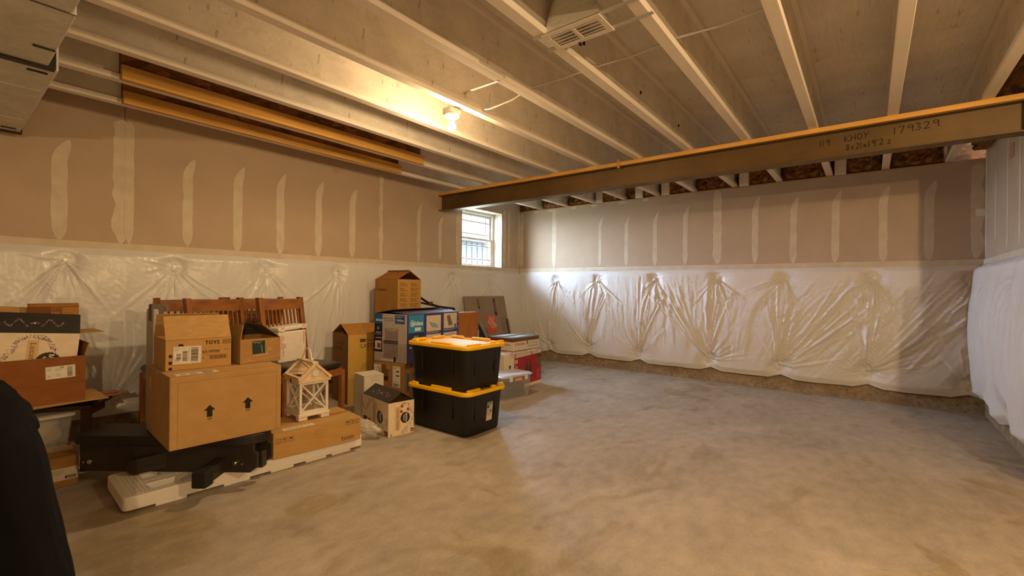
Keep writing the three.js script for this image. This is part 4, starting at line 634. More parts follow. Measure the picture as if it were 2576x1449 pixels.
{
  const p = thing('paper_sheets', 'loose white papers with a red ribbon on top of the Christmas tree box', 'paper', [-2.12, 0.4145, 1.47], -0.06);
  part(p, 'sheet', rb(0.5, 0.003, 0.085, 0.001, 0.3, 0.0015, -0.03, 1), M.paper); part(p, 'sheet', rb(0.3, 0.003, 0.07, 0.001, 0.16, 0.0045, -0.03, 1), M.paper);
  const red = std({ color: 0xc0283c, roughness: 0.5 }); part(p, 'ribbon', [rb(0.3, 0.002, 0.012, 0.0008, 0.2, 0.007, -0.025, 1), bar([0.09, 0.006, 0.013], [0.11, -0.12, 0.012], 0.008, 0.002), bar([0.38, 0.006, 0.016], [0.4, -0.05, 0.015], 0.008, 0.002)], red);
}
// ---------------------------------------------------------------- lidded tubs
function rrect(w, d, r, y, n = 6, cx = 0, cz = 0) { const o = []; for (const [sx, sz, a0] of [[1, 1, 0], [-1, 1, 1], [-1, -1, 2], [1, -1, 3]]) for (let i = 0; i <= n; i++) { const a = (a0 + i / n) * Math.PI / 2; o.push([cx + sx * (w / 2 - r) + Math.cos(a) * r, y, cz + sz * (d / 2 - r) + Math.sin(a) * r]); } return o; }
const rloft = (secs, a, b) => toCreasedNormals(loft(secs, a, b), 0.7);
const tubTag = face(160, 340, '#cfc6b8', (g, w, h) => { g.fillStyle = '#3d5a3a'; g.fillRect(4, 6, w - 8, 44); txt(g, 'Greenmade', 12, 38, 26, '#e4e0d2'); g.fillStyle = '#3b4a78'; g.fillRect(4, 54, 60, 60); g.strokeStyle = '#3d5a3a'; g.lineWidth = 8; g.beginPath(); g.arc(104, 84, 20, 0, 7); g.stroke(); lines(g, 8, 130, 140, 14, 9, '#5a524c', 4); barcode(g, 92, 140, 54, 50, true); }, 0.5);
function makeTub(label) {
  const t = thing('storage_tub', label, 'storage tub', [0, 0, 0], 0, 'black tubs stacked in the middle');
  part(t, 'body', rloft([rrect(0.4, 0.6, 0.05, 0.02), rrect(0.41, 0.62, 0.055, 0), rrect(0.425, 0.635, 0.06, 0.02), rrect(0.465, 0.675, 0.065, 0.32), rrect(0.475, 0.685, 0.065, 0.335)], true, true), M.blackPlastic);
  for (const [x, z, r] of [[-0.12, 0.33, 0], [0.12, 0.33, 0], [-0.228, -0.17, 1], [-0.228, 0.17, 1], [0.228, 0.1, 1], [0.228, -0.1, 1]]) { const q = part(t, 'rib', rb(r ? 0.012 : 0.02, 0.2, r ? 0.02 : 0.012, 0.004, x, 0.225, z, 1), M.blackPlastic); }
  const l = sub(t, 'lid');
  part(l, 'rim', rloft([rrect(0.485, 0.695, 0.07, 0.33), rrect(0.512, 0.722, 0.075, 0.328), rrect(0.516, 0.726, 0.076, 0.345), rrect(0.506, 0.716, 0.074, 0.356), rrect(0.47, 0.68, 0.066, 0.357), rrect(0.45, 0.66, 0.06, 0.346)], true, true), M.yellow);
  part(l, 'centre_panel', rloft([rrect(0.36, 0.56, 0.06, 0.346), rrect(0.35, 0.55, 0.055, 0.352), rrect(0.18, 0.34, 0.03, 0.353)], false, true), M.yellow);
  for (const [x, z, w, d] of [[-0.14, 0.325, 0.14, 0.03], [0.09, 0.33, 0.045, 0.03], [0.2, 0.32, 0.06, 0.03], [-0.225, 0.05, 0.03, 0.22], [-0.23, -0.26, 0.03, 0.07], [0.225, 0.08, 0.03, 0.2], [0.225, -0.2, 0.03, 0.14], [-0.12, -0.325, 0.14, 0.03], [0.1, -0.325, 0.14, 0.03]]) part(l, 'stacking_lug', rb(w, 0.022, d, 0.006, x, 0.362, z, 2), M.yellow);
  return t;
}
{
  const a = makeTub('lower of the two stacked black tubs with yellow lids, bearing a white paper label'); a.position.set(-3.412, 0.001, 1.915); a.rotation.y = 0.01;
  const b = makeTub('upper of the two stacked black tubs with yellow lids, its lid open to view'); b.position.set(-3.412, 0.3575, 1.912); b.rotation.y = 0.015;
  const s = part(a, 'paper_label', rb(0.07, 0.15, 0.0015, 0.0005, 0, 0, 0, 1), tubTag); s.position.set(0.05, 0.165, 0.3345 - 0.005); s.rotation.x = 0.066; s.rotation.z = -0.03;
}
{
  const c = thing('clear_bin', 'clear plastic bin with a white lid and dark cloth inside, right of the black tubs', 'storage tub', [-2.562, 0, 1.729], -0.134);
  const cx = 0.225, cz = -0.14;
  part(c, 'body', rloft([rrect(0.4, 0.24, 0.03, 0.004, 6, cx, cz), rrect(0.405, 0.245, 0.03, 0.001, 6, cx, cz), rrect(0.445, 0.275, 0.035, 0.235, 6, cx, cz), rrect(0.437, 0.267, 0.033, 0.235, 6, cx, cz), rrect(0.398, 0.238, 0.028, 0.006, 6, cx, cz)], false, true), M.clear);
  part(c, 'lid', rloft([rrect(0.455, 0.285, 0.038, 0.232, 6, cx, cz), rrect(0.475, 0.3, 0.04, 0.236, 6, cx, cz), rrect(0.475, 0.3, 0.04, 0.25, 6, cx, cz), rrect(0.44, 0.265, 0.034, 0.258, 6, cx, cz), rrect(0.4, 0.22, 0.03, 0.252, 6, cx, cz)], true, true), phy({ color: 0xdfe3ee, transmission: 0.35, thickness: 0, roughness: 0.35 }));
  for (const x of [0.12, 0.345]) part(c, 'latch', rb(0.04, 0.05, 0.014, 0.004, x, 0.215, 0.008, 1), phy({ color: 0xd6d8dc, roughness: 0.4 }));
  part(c, 'paper_label', rb(0.1, 0.03, 0.002, 0.0006, 0.235, 0.205, 0.0, 1), std({ color: 0xe0a878, roughness: 0.7 }));
  const q = (n, l, g, m) => { const o = thing('dark_folded_cloth', l, 'cloth', [-2.562, 0, 1.729], -0.134); part(o, 'cloth', g, m); };
  q(0, 'folded dark cloth lying at the bottom of the clear bin', rb(0.34, 0.07, 0.2, 0.03, cx, 0.044, cz, 3), std({ color: 0x2a2422, roughness: 0.9 })); q(0, 'folded grey-blue cloth on top in the clear bin', rb(0.33, 0.06, 0.19, 0.028, cx, 0.112, cz, 3), std({ color: 0x3c3f52, roughness: 0.9 }));
}
// ---------------------------------------------------------------- flattened moving boxes against the left wall
{
  const ht = face(512, 512, '#8f7c66', (g, w, h) => {
    g.save(); g.translate(296, 196); g.scale(0.84, 0.84); g.fillStyle = '#c8502a'; g.fillRect(-72, -66, 124, 150); g.rotate(0.72); g.fillStyle = '#d9cabb'; g.font = 'bold 22px sans-serif'; g.fillText('THE', -28, -40); g.font = 'bold 44px sans-serif'; g.fillText('HOME', -62, 2); g.font = 'bold 34px sans-serif'; g.fillText('DEPOT', -58, 36); g.restore();
    g.fillStyle = '#241a18'; g.fillRect(352, 20, 26, 124); txt(g, 'LARGE', 358, 30, 28, '#8f7c66', FS, 'bold', Math.PI / 2); g.fillStyle = '#4b4038'; g.fillRect(150, 20, 22, 70); txt(g, 'BOX', 154, 26, 22, '#8f7c66', FS, 'bold', Math.PI / 2); g.fillStyle = '#3a2f2b'; g.beginPath(); g.arc(100, 136, 22, 0, 7); g.fill(); txt(g, 'Moving boxes', 190, 220, 18, '#3a2f2b', FS, 'bold', Math.PI / 2); txt(g, 'Cajas grandes', 214, 230, 17, '#3a2f2b', FS, 'bold', Math.PI / 2); g.strokeStyle = '#3a2f2b'; g.lineWidth = 3; g.strokeRect(426, 170, 62, 260); g.fillStyle = '#241a18'; g.fillRect(486, 172, 18, 260); lines(g, 434, 190, 44, 12, 9, '#5a4c42', 3); lines(g, 440, 330, 34, 6, 9, '#5a4c42', 3);
  });
  const t = thing('flattened_box', 'flattened grey-brown moving box with an orange square logo, leaning in the corner', 'cardboard', [-1.07, 0, 0.4]); t.rotation.x = -0.235; t.rotation.order = 'YXZ'; t.rotation.y = -0.05;
  const base = std({ map: T.card, color: 0xbfb5a4, roughness: 0.85 });
  part(t, 'sheet', rb(0.86, 1.07, 0.008, 0.002, 0, 0.535, 0, 1), [base, base, base, base, ht, base]); part(t, 'sheet', rb(0.86, 1.065, 0.006, 0.002, 0.004, 0.533, -0.009, 1), M.cardDark);
  const u = thing('flattened_box', 'plain brown flattened box standing behind the orange-logo sheet', 'cardboard', [-0.96, 0, 0.37]); u.rotation.x = -0.235; part(u, 'sheet', rb(0.86, 0.7, 0.008, 0.002, 0, 0.35, -0.014, 1), M.cardDark);
}
// ---------------------------------------------------------------- folded stroller behind the boxes
{
  const s = thing('folded_stroller', 'dark folded stroller with a black and red handle, half hidden behind the air conditioner box', 'stroller', [0, 0, 0]);
  const fr = M.frameDark, red = std({ color: 0x8f1d22, roughness: 0.5 });
  part(s, 'handle', [tube([[-2.66, 1.05, 0.56], [-2.5, 0.985, 0.52], [-2.33, 0.935, 0.5], [-2.05, 0.9, 0.5]], 0.014, 24, 10), tube([[-2.66, 1.05, 0.56], [-2.66, 1.05, 0.4], [-2.5, 0.985, 0.36], [-2.05, 0.9, 0.36]], 0.012, 24, 8)], M.rubber);
  part(s, 'red_clip', [rb(0.03, 0.035, 0.03, 0.008, -2.47, 0.975, 0.518), rb(0.022, 0.022, 0.03, 0.006, -2.44, 0.985, 0.52)], red);
  part(s, 'frame', [bar([-2.05, 0.9, 0.5], [-1.62, 0.1, 0.62], 0.022, 0.022), bar([-2.05, 0.9, 0.36], [-1.62, 0.1, 0.5], 0.022, 0.022), bar([-1.62, 0.1, 0.62], [-2.05, 0.12, 0.6], 0.02, 0.02)], fr);
  const shell = []; for (let k = 0; k <= 10; k++) { const a = k / 10, ring = []; for (let i = 0; i < 20; i++) { const an = i / 20 * 6.283; ring.push([-1.96 + 0.26 * a + Math.cos(an) * 0.035, 0.76 - 0.4 * a * a + Math.sin(an) * 0.02 + 0.02, 0.72 + Math.cos(an) * 0.02 + (Math.sin(an) > 0 ? 0.1 : -0.1)]); } shell.push(ring); }
  const prof = new THREE.Shape(); prof.moveTo(-2.05, 0.78); prof.bezierCurveTo(-1.95, 0.8, -1.82, 0.62, -1.7, 0.4); prof.lineTo(-1.8, 0.2); prof.lineTo(-2.02, 0.3); prof.closePath();
  part(s, 'seat', nonIdx(new THREE.ExtrudeGeometry(prof, { depth: 0.22, bevelEnabled: true, bevelSize: 0.015, bevelThickness: 0.02, bevelSegments: 2, curveSegments: 14 })).translate(0, 0, 0.56), std({ color: 0x1a1a20, roughness: 0.8 }));
  part(s, 'piping', tube([[-2.05, 0.795, 0.81], [-1.93, 0.755, 0.81], [-1.81, 0.61, 0.81], [-1.69, 0.4, 0.81]], 0.012, 24, 8), std({ color: 0x8c8fa0, roughness: 0.6 }));
  part(s, 'care_tag', rb(0.1, 0.12, 0.003, 0.001, -1.95, 0.58, 0.803, 1), M.paper);
  for (const [x, z] of [[-1.62, 0.56], [-2.05, 0.6]]) part(s, 'wheel', nonIdx(new THREE.TorusGeometry(0.075, 0.024, 10, 24)).translate(x, 0.099, z), M.rubber);
}
// ---------------------------------------------------------------- slat-back dining chairs with dark cushions
function makeChair(label) {   // origin on the floor under the middle of the back; seat towards +z
  const t = thing('dining_chair', label, 'chair'), W = 0.455, back = (y) => -0.075 * clamp((y - 0.5) / 0.57) ** 1.15;
  const post = (x) => { const pts = []; for (let i = 0; i <= 10; i++) { const y = i / 10 * 1.07; pts.push([y, back(y) + (y < 0.45 ? -0.05 * (1 - y / 0.45) : 0)]); } return prism([...pts.map(([y, z]) => [z - 0.02, y]), ...pts.reverse().map(([y, z]) => [z + 0.018, y])], 0.034, 0.002).rotateY(-Math.PI / 2).translate(x + 0.017, 0, 0); };
  for (const s of [-1, 1]) part(t, 'back_post', uvm(post(s * (W / 2 - 0.017)), 1.2, 1), M.cherry);
  const rail = (y, h, th, n) => { const g = rb(W - 0.066, h, th, 0.005, 0, y, back(y), 1); part(t, n, uvm(g, 1.2, 0), M.cherry); };
  const tr = new THREE.BoxGeometry(W - 0.066, 0.085, 0.022, 16, 1, 1), p = tr.attributes.position; for (let i = 0; i < p.count; i++) { const x = p.getX(i) / (W / 2); p.setZ(i, p.getZ(i) - 0.022 * (1 - x * x) + 0.008); p.setY(i, p.getY(i) + 1.012 + (p.getY(i) > 0 ? 0.004 * (1 - x * x) : 0)); p.setZ(i, p.getZ(i) + back(1.0)); }
  tr.computeVertexNormals(); part(t, 'top_rail', uvm(tr, 1.2, 0), M.cherry);
  rail(0.6, 0.04, 0.02, 'lower_rail');
  const sg = uvm(bar([0, 0.615, back(0.615)], [0, 0.975, back(0.975) - 0.008], 0.013, 0.011), 1.2, 1);
  for (let i = 0; i < 10; i++) { const m = part(t, 'slat', sg, M.cherry); m.position.x = -0.174 + i * 0.0387; }
  for (const s of [-1, 1]) part(t, 'front_leg', uvm(rb(0.04, 0.46, 0.04, 0.004, s * 0.2, 0.23, 0.4, 1), 1.2, 1), M.cherry);
  part(t, 'apron', [uvm(rb(0.38, 0.06, 0.02, 0.003, 0, 0.45, 0.405, 1), 1.2, 0), uvm(rb(0.02, 0.06, 0.38, 0.003, 0.2, 0.45, 0.2, 1), 1.2, 2), uvm(rb(0.02, 0.06, 0.38, 0.003, -0.2, 0.45, 0.2, 1), 1.2, 2), uvm(rb(0.38, 0.06, 0.02, 0.003, 0, 0.45, 0.0, 1), 1.2, 0)], M.cherry);
  const c = new THREE.SphereGeometry(1, 40, 20), q = c.attributes.position; const pw = (v, e) => Math.sign(v) * Math.pow(Math.abs(v), e);
  for (let i = 0; i < q.count; i++) { const x = q.getX(i), y = q.getY(i), z = q.getZ(i); q.setXYZ(i, pw(x, 0.42) * 0.232, 0.503 + pw(y, 0.75) * (y > 0 ? 0.036 : 0.022), 0.215 + pw(z, 0.42) * 0.215); }
  c.computeVertexNormals(); part(t, 'seat_cushion', c, M.leather);
  return t;
}
{
  const place = (t, cx, cz, turn) => { t.position.set(cx + 0.07 * Math.sin(turn), 0, cz + 0.07 * Math.cos(turn)); t.rotation.y = turn; };
  const a = makeChair('front left dining chair with a slatted wooden back, behind the TOYS box'); place(a, -4.835, 0.74, 0.3); a.userData.group = 'slat-back dining chairs';
  const cl = (l, x, z, r) => { const t = a.clone(); t.name = numbered('dining_chair'); t.userData = { label: l, category: 'chair', group: 'slat-back dining chairs' }; scene.add(t); place(t, x, z, r); };
  cl('front right dining chair with a slatted wooden back, holding the white foam cooler', -4.345, 0.75, 0.32);
  cl('rear left dining chair close to the wall, its top rail showing at the far left', -4.945, 0.565, Math.PI - 0.05); cl('rear right dining chair close to the wall, nearly hidden by the chair in front', -4.48, 0.565, Math.PI - 0.05);
}
{
  const red = '#b8362a', side = face(384, 352, '#e6dccd', (g, w, h) => { for (const [x, y] of [[30, 40], [52, 130], [340, 10]]) { txt(g, 'REFRIGERATE', x, y, 24, red, FS, 'bold', Math.PI / 2); txt(g, 'KEEP', x + 24, y + 10, 22, red, FS, 'bold', Math.PI / 2); } });
  const c = thing('foam_cooler', 'white foam cooler with red lettered tape and a crooked lid, on a dark chair seat', 'cooler', [-4.44, 0.5385, 0.92], 0.3);
  part(c, 'body', rb(0.29, 0.255, 0.24, 0.012, 0.145, 0.1275, -0.12, 3), [M.foam, M.foam, M.foam, M.foam, side, M.foam]);
  const l = part(c, 'lid', rb(0.3, 0.036, 0.25, 0.012, 0, 0.018, 0, 3), M.foam); l.position.set(0.145, 0.263, -0.12); l.rotation.z = 0.055;
  const strip = face(64, 192, '#e6dccd', (g) => { txt(g, 'IF TEMP', 12, 20, 24, red, FS, 'bold', Math.PI / 2); txt(g, 'ABOVE', 40, 20, 24, red, FS, 'bold', Math.PI / 2); });
  for (const x of [-0.11, 0.11]) { const s = part(l, 'lettered_tape', rb(0.04, 0.0365, 0.0015, 0.0004, x, 0.018, 0.1252, 1), strip); }
}
{   // odds and ends on the rear chairs
  carton({ name: 'cardboard_box', label: 'brown cardboard box printed with black letters, seen through the slats of the front right chair', x: -4.64, y: 0.5395, z: 0.5, a: 0, W: 0.42, D: 0.26, H: 0.41, m: { front: face(512, 480, '#9c6f3c', (g) => { g.fillStyle = 'rgba(220,205,180,0.6)'; g.fillRect(0, 0, 512, 20); txt(g, 'cabal', 350, 120, 56, '#2b2230', FS, 'normal'); lines(g, 40, 240, 400, 6, 24, '#5a3c1c', 3); g.fillStyle = '#4a351f'; g.fillRect(0, 60, 300, 120); }) } });
  const p = thing('paper_stack', 'stack of white leaflets standing on the rear left chair', 'paper', [-4.94, 0.5395, 0.33]);
  const pf = face(256, 320, '#c9c2b8', (g) => { lines(g, 20, 30, 200, 16, 14, '#6a6f88', 4); g.strokeStyle = '#3b4a88'; g.lineWidth = 6; g.beginPath(); g.moveTo(20, 290); g.bezierCurveTo(90, 240, 140, 300, 230, 220); g.stroke(); });
  part(p, 'leaflet', rb(0.2, 0.36, 0.02, 0.003, -0.08, 0.18, 0.1, 1), [M.paper, M.paper, M.paper, M.paper, pf, M.paper]); part(p, 'leaflet', rb(0.14, 0.3, 0.03, 0.003, 0.13, 0.15, 0.08, 1), [M.paper, M.paper, M.paper, M.paper, pf, M.paper]); part(p, 'folder', rb(0.36, 0.33, 0.012, 0.003, 0, 0.165, 0.06, 1), std({ color: 0x9a938a }));
  const f = thing('folded_board', 'tall grey and white folded panel standing on edge just left of the chairs', 'folded_panel', [-5.228, 0, 0.72]);  // tall folded board standing on edge, its use unknown
  part(f, 'panel', rb(0.035, 1.0, 0.16, 0.012, 0.01, 0.5, 0), std({ color: 0xb8b0a4, roughness: 0.6 })); part(f, 'panel', rb(0.03, 0.93, 0.16, 0.01, 0.0445, 0.465, 0.0), M.white); part(f, 'top_strap', rb(0.075, 0.12, 0.06, 0.01, 0.025, 0.975, 0.02), std({ color: 0x6d6257, roughness: 0.8 }));
}
// ---------------------------------------------------------------- white lantern on the TOTO box
{
  const t = thing('lantern', 'whitewashed wooden lantern with a glass gable roof on the TOTO box', 'lantern', [-4.637, 0.2518, 1.647], -0.092), W = 0.2, D = 0.235, wp = M.whitePaint;
  const wood = std({ map: T.paintWood, color: 0xf4e4c6, roughness: 0.6 });
  const cx = W / 2, cz = -D / 2;
  part(t, 'plinth', [rb(W + 0.016, 0.018, D + 0.016, 0.004, cx, 0.034, cz), ...[[0, 0], [1, 0], [0, 1], [1, 1]].map(([a, b]) => rb(0.06, 0.026, 0.05, 0.004, a ? W - 0.024 : 0.024, 0.013, b ? -D + 0.02 : -0.02))], wp);
  const y0 = 0.043, y1 = 0.262, q = 0.018;
  for (const [a, b] of [[0, 0], [1, 0], [0, 1], [1, 1]]) part(t, 'corner_post', rb(q, y1 - y0, q, 0.002, a ? W - q / 2 : q / 2, (y0 + y1) / 2, b ? -D + q / 2 : -q / 2, 1), wp);
  const fr = []; for (const y of [y0 + 0.01, y1 - 0.01]) { for (const z of [-0.009, -D + 0.009]) fr.push(rb(W - 2 * q, 0.02, 0.016, 0.002, cx, y, z, 1)); for (const x of [0.009, W - 0.009]) fr.push(rb(0.016, 0.02, D - 2 * q, 0.002, x, y, cz, 1)); }
  part(t, 'rail', fr, wp);
  for (const z of [-0.009, -D + 0.009]) for (const s of [0, 1]) part(t, 'cross_brace', bar([q, s ? y0 + 0.02 : y1 - 0.02, z], [W - q, s ? y1 - 0.02 : y0 + 0.02, z], 0.009, 0.01), wp);
  for (const x of [0.009, W - 0.009]) for (const s of [0, 1]) part(t, 'cross_brace', bar([x, s ? y0 + 0.02 : y1 - 0.02, -q], [x, s ? y1 - 0.02 : y0 + 0.02, -D + q], 0.01, 0.009), wp);
  for (const z of [-0.013, -D + 0.013]) part(t, 'pane', bx(W - 2 * q, y1 - y0 - 0.03, 0.002, cx, (y0 + y1) / 2, z), M.glass);
  for (const x of [0.014, W - 0.014]) part(t, 'pane', bx(0.002, y1 - y0 - 0.03, D - 2 * q, x, (y0 + y1) / 2, cz), M.glass);
  part(t, 'floor_board', bx(W - 0.03, 0.006, D - 0.03, cx, y0 + 0.004, cz), wood);
  const e = 0.012, rY = y1, pk = 0.385; part(t, 'eave', rb(W + 2 * e, 0.026, D + 2 * e, 0.003, cx, rY + 0.008, cz), wood);
  const R = sub(t, 'roof'), L0 = [-e, rY + 0.018], PK = [cx, pk], R0 = [W + e, rY + 0.018];
  for (const [A, B] of [[L0, PK], [R0, PK]]) { for (const z of [e, -D - e]) part(R, 'rafter', bar([A[0], A[1], z], [B[0], B[1], z], 0.02, 0.016), wood); part(R, 'eave_bar', bar([A[0] + (B[0] - A[0]) * 0.09, A[1] + 0.012, e], [A[0] + (B[0] - A[0]) * 0.09, A[1] + 0.012, -D - e], 0.022, 0.012), wood); const m = new THREE.Vector3(A[0], A[1], 0).lerp(new THREE.Vector3(B[0], B[1], 0), 0.5), len = Math.hypot(B[0] - A[0], B[1] - A[1]); const g = part(R, 'roof_pane', bx(len * 0.9, 0.002, D, 0, 0, 0), M.glass); g.position.set(m.x, m.y, cz); g.rotation.z = Math.atan2(B[1] - A[1], B[0] - A[0]); }
  part(R, 'ridge', rb(0.04, 0.014, D + 2 * e + 0.01, 0.003, cx, pk + 0.003, cz), wood);
  for (const z of [e * 0.5, -D - e * 0.5]) { const g = prism([[0.012, rY + 0.02], [W - 0.012, rY + 0.02], [cx, pk - 0.02]], 0.006); part(R, 'gable', g, wood).position.z = z - 0.004; }
  part(R, 'vent_disc', [cyl(0.022, 0.022, 0.004, 0, 0, 0, 20).rotateX(Math.PI / 2).translate(cx, rY + 0.056, e + 0.003)], M.galvDull); part(R, 'vent_hole', [cyl(0.016, 0.016, 0.004, 0, 0, 0, 20).translate(0.055, rY + 0.028, cz - 0.03)], M.darkMetal);
  part(t, 'handle', tube([[cx, pk, cz + 0.07], [cx, pk + 0.03, cz + 0.068], [cx, pk + 0.085, cz + 0.03], [cx, pk + 0.085, cz - 0.03], [cx, pk + 0.03, cz - 0.068], [cx, pk, cz - 0.07]], 0.0055, 36, 8), wp);
  for (const s of [-1, 1]) part(t, 'handle_knob', nonIdx(new THREE.SphereGeometry(0.011, 14, 10)).translate(cx, pk + 0.02, cz + s * 0.072), wp);
  part(t, 'latch', [rb(0.004, 0.03, 0.012, 0.001, -e - 0.002, rY + 0.0, cz, 1)], M.darkMetal);
  const w = []; for (let k = 0; k < 3; k++) { const p = []; for (let i = 0; i < 12; i++) p.push([cx + rr(-0.06, 0.06), y0 + 0.012 + rr(0, 0.035 + k * 0.015), cz + rr(-0.08, 0.08)]); w.push(tube(p, 0.0009, 70, 5)); }
  part(t, 'wire_lights', w, M.chrome);
}
// ---------------------------------------------------------------- foam tray on the floor
{
  const t = thing('foam_tray', 'long white foam packing tray with cut-out openings lying on the floor under the bench', 'packaging', [-5.575, 0, 1.712], -0.045), L = 1.345, D = 0.43, H = 0.085;
  const s = new THREE.Shape(), r = 0.03; s.moveTo(r, 0); s.lineTo(L - r, 0); s.quadraticCurveTo(L, 0, L, r); s.lineTo(L, D - r); s.quadraticCurveTo(L, D, L - r, D); s.lineTo(r, D); s.quadraticCurveTo(0, D, 0, D - r); s.lineTo(0, r); s.quadraticCurveTo(0, 0, r, 0);
  for (const [x0, x1, y0, y1] of [[0.11, 0.25, 0.04, 0.14], [0.11, 0.21, 0.23, 0.34], [0.33, 0.46, 0.04, 0.13], [0.33, 0.5, 0.22, 0.34]]) { const h = new THREE.Path(); h.moveTo(x0, y0); h.lineTo(x0, y1); h.lineTo(x1, y1); h.lineTo(x1, y0); h.lineTo(x0, y0); s.holes.push(h); }
  part(t, 'tray', nonIdx(new THREE.ExtrudeGeometry(s, { depth: H - 0.024, bevelEnabled: true, bevelSize: 0.005, bevelThickness: 0.005, bevelSegments: 2, curveSegments: 8 })).rotateX(-Math.PI / 2).translate(0, 0.019, 0), M.foam);
  for (const x of [0.2, 0.52, 0.78, 1.0, 1.18]) for (const z of [-0.02, -D + 0.03]) part(t, 'foot', rb(0.14, 0.018, 0.05, 0.004, x, 0.009, z), M.foam);
  const nub = []; for (let i = 0; i < 34; i++) for (let k = 0; k < 4; k++) { const x = 0.03 + i * 0.0125, z = [-0.014, -0.026, -0.172, -0.19][k]; nub.push(bx(0.007, 0.002, 0.005, x, H + 0.0008, z)); } for (let k = 0; k < 16; k++) for (let i = 0; i < 5; i++) nub.push(bx(0.007, 0.002, 0.005, 0.03 + i * 0.018, H + 0.0008, -0.05 - k * 0.021));
  const n = part(t, 'dimple', nub, M.white); n.userData.kind = 'stuff';
  // crumpled clear bubble wrap at the tray's right end
  const g = new THREE.SphereGeometry(1, 48, 28), p = g.attributes.position; for (let i = 0; i < p.count; i++) { let x = p.getX(i), y = p.getY(i), z = p.getZ(i); const k = 1 + 0.45 * fbm(x * 2.4, y * 2.4, z * 2.4 + 3, 3) + 0.06 * Math.sin(x * 40) * Math.sin(z * 40 + y * 20); p.setXYZ(i, x * 0.075 * k, Math.max(0.001, 0.06 + y * 0.07 * k), z * 0.2 * k); }
  g.computeVertexNormals(); const b = thing('bubble_wrap', 'crumpled clear bubble wrap on the floor at the right end of the foam tray', 'packaging', [-4.1, 0.0, 1.53], 0.25);
  part(b, 'film', g, phy({ color: 0xf2ece2, transmission: 0.55, thickness: 0, roughness: 0.32, clearcoat: 0.4 }));
}
// ---------------------------------------------------------------- folded weight bench lying on the tray
{
  const t = thing('weight_bench', 'black padded folding weight bench lying across the white foam tray', 'bench', [-5.257, 0.086, 1.4215], -Math.atan2(0.788, 0.615));   // local +x along the bench to the right, +z towards the camera
  const L = 1.065, hw = 0.128, Y = 0.16, TH = 0.058;
  const s = new THREE.Shape(); s.moveTo(-L / 2 + 0.06, -hw * 0.75); s.bezierCurveTo(-L / 2 - 0.02, -hw * 0.7, -L / 2 - 0.02, hw * 0.8, -L / 2 + 0.03, hw * 0.9); s.lineTo(-L / 2 + 0.12, hw); s.lineTo(L / 2 - 0.2, hw); s.bezierCurveTo(L / 2 - 0.06, hw, L / 2, hw * 0.5, L / 2, 0.0); s.bezierCurveTo(L / 2, -hw * 0.6, L / 2 - 0.1, -hw, L / 2 - 0.2, -hw); s.closePath();
  const pad = (x0, x1) => nonIdx(new THREE.ExtrudeGeometry(s, { depth: TH - 0.016, bevelEnabled: true, bevelSize: 0.008, bevelThickness: 0.008, bevelSegments: 3, curveSegments: 20 })).rotateX(Math.PI / 2).translate(0, Y + TH - 0.008, 0);
  part(t, 'pad', pad(), M.vinylBlack);
  part(t, 'pad_seam', [bx(0.002, TH, 0.002, 0.2, Y + TH / 2, hw + 0.008)], M.frameDark);
  for (const z of [-0.075, 0.085]) part(t, 'side_rail', prism([[-L / 2 + 0.03, 0.03], [-L / 2 + 0.06, 0.0], [L / 2 - 0.12, 0.0], [L / 2 - 0.05, 0.0], [L / 2 - 0.01, 0.03], [L / 2 - 0.01, 0.11], [L / 2 - 0.03, 0.12], [L / 2 - 0.03, Y - 0.002], [-L / 2 + 0.04, Y - 0.002]], 0.014, 0.002).translate(0, 0.004, z), M.frameDark);
  part(t, 'centre_beam', [rb(L - 0.14, 0.05, 0.12, 0.006, 0.0, Y - 0.035, 0.012)], M.darkMetal);
  part(t, 'end_tube', [rb(0.05, 0.1, 0.05, 0.006, L / 2 - 0.035, 0.055, 0.012)], M.frameDark);
  for (const x of [-L / 2 + 0.1, L / 2 - 0.13]) { part(t, 'bolt', [cyl(0.014, 0.014, 0.012, 0, 0, 0, 6).rotateX(Math.PI / 2).translate(x, 0.06, 0.108), cyl(0.008, 0.008, 0.02, 0, 0, 0, 12).rotateX(Math.PI / 2).translate(x, 0.06, 0.112)], M.chrome); part(t, 'bolt', [cyl(0.006, 0.006, 0.01, 0, 0, 0, 10).rotateX(Math.PI / 2).translate(x + (x < 0 ? -0.04 : 0.04), 0.055, 0.105)], M.chrome); for (const y of [0.02, 0.13]) part(t, 'bolt_hole', [cyl(0.005, 0.005, 0.004, 0, 0, 0, 10).rotateX(Math.PI / 2).translate(x + (x < 0 ? -0.04 : 0.05), y, 0.102)], M.rubber); }
  // two folded feet: a square tube with a rubber cap, and a rounded paddle
  part(t, 'foot_tube', uvm(bar([0.32, 0.056, 0.03], [0.332, 0.05, 0.27], 0.062, 0.075), 1, 2), M.frameDark);
  part(t, 'foot_cap', rb(0.076, 0.086, 0.07, 0.008, 0.334, 0.0445, 0.285), M.rubber);
  part(t, 'foot_paddle', bar([-0.14, 0.05, 0.14], [0.1, 0.09, 0.03], 0.045, 0.085), M.frameDark); part(t, 'foot_paddle_cap', nonIdx(new THREE.CylinderGeometry(0.0425, 0.0425, 0.045, 20)).rotateX(Math.PI / 2).rotateY(0.43).translate(-0.14, 0.05, 0.14), M.frameDark);
}
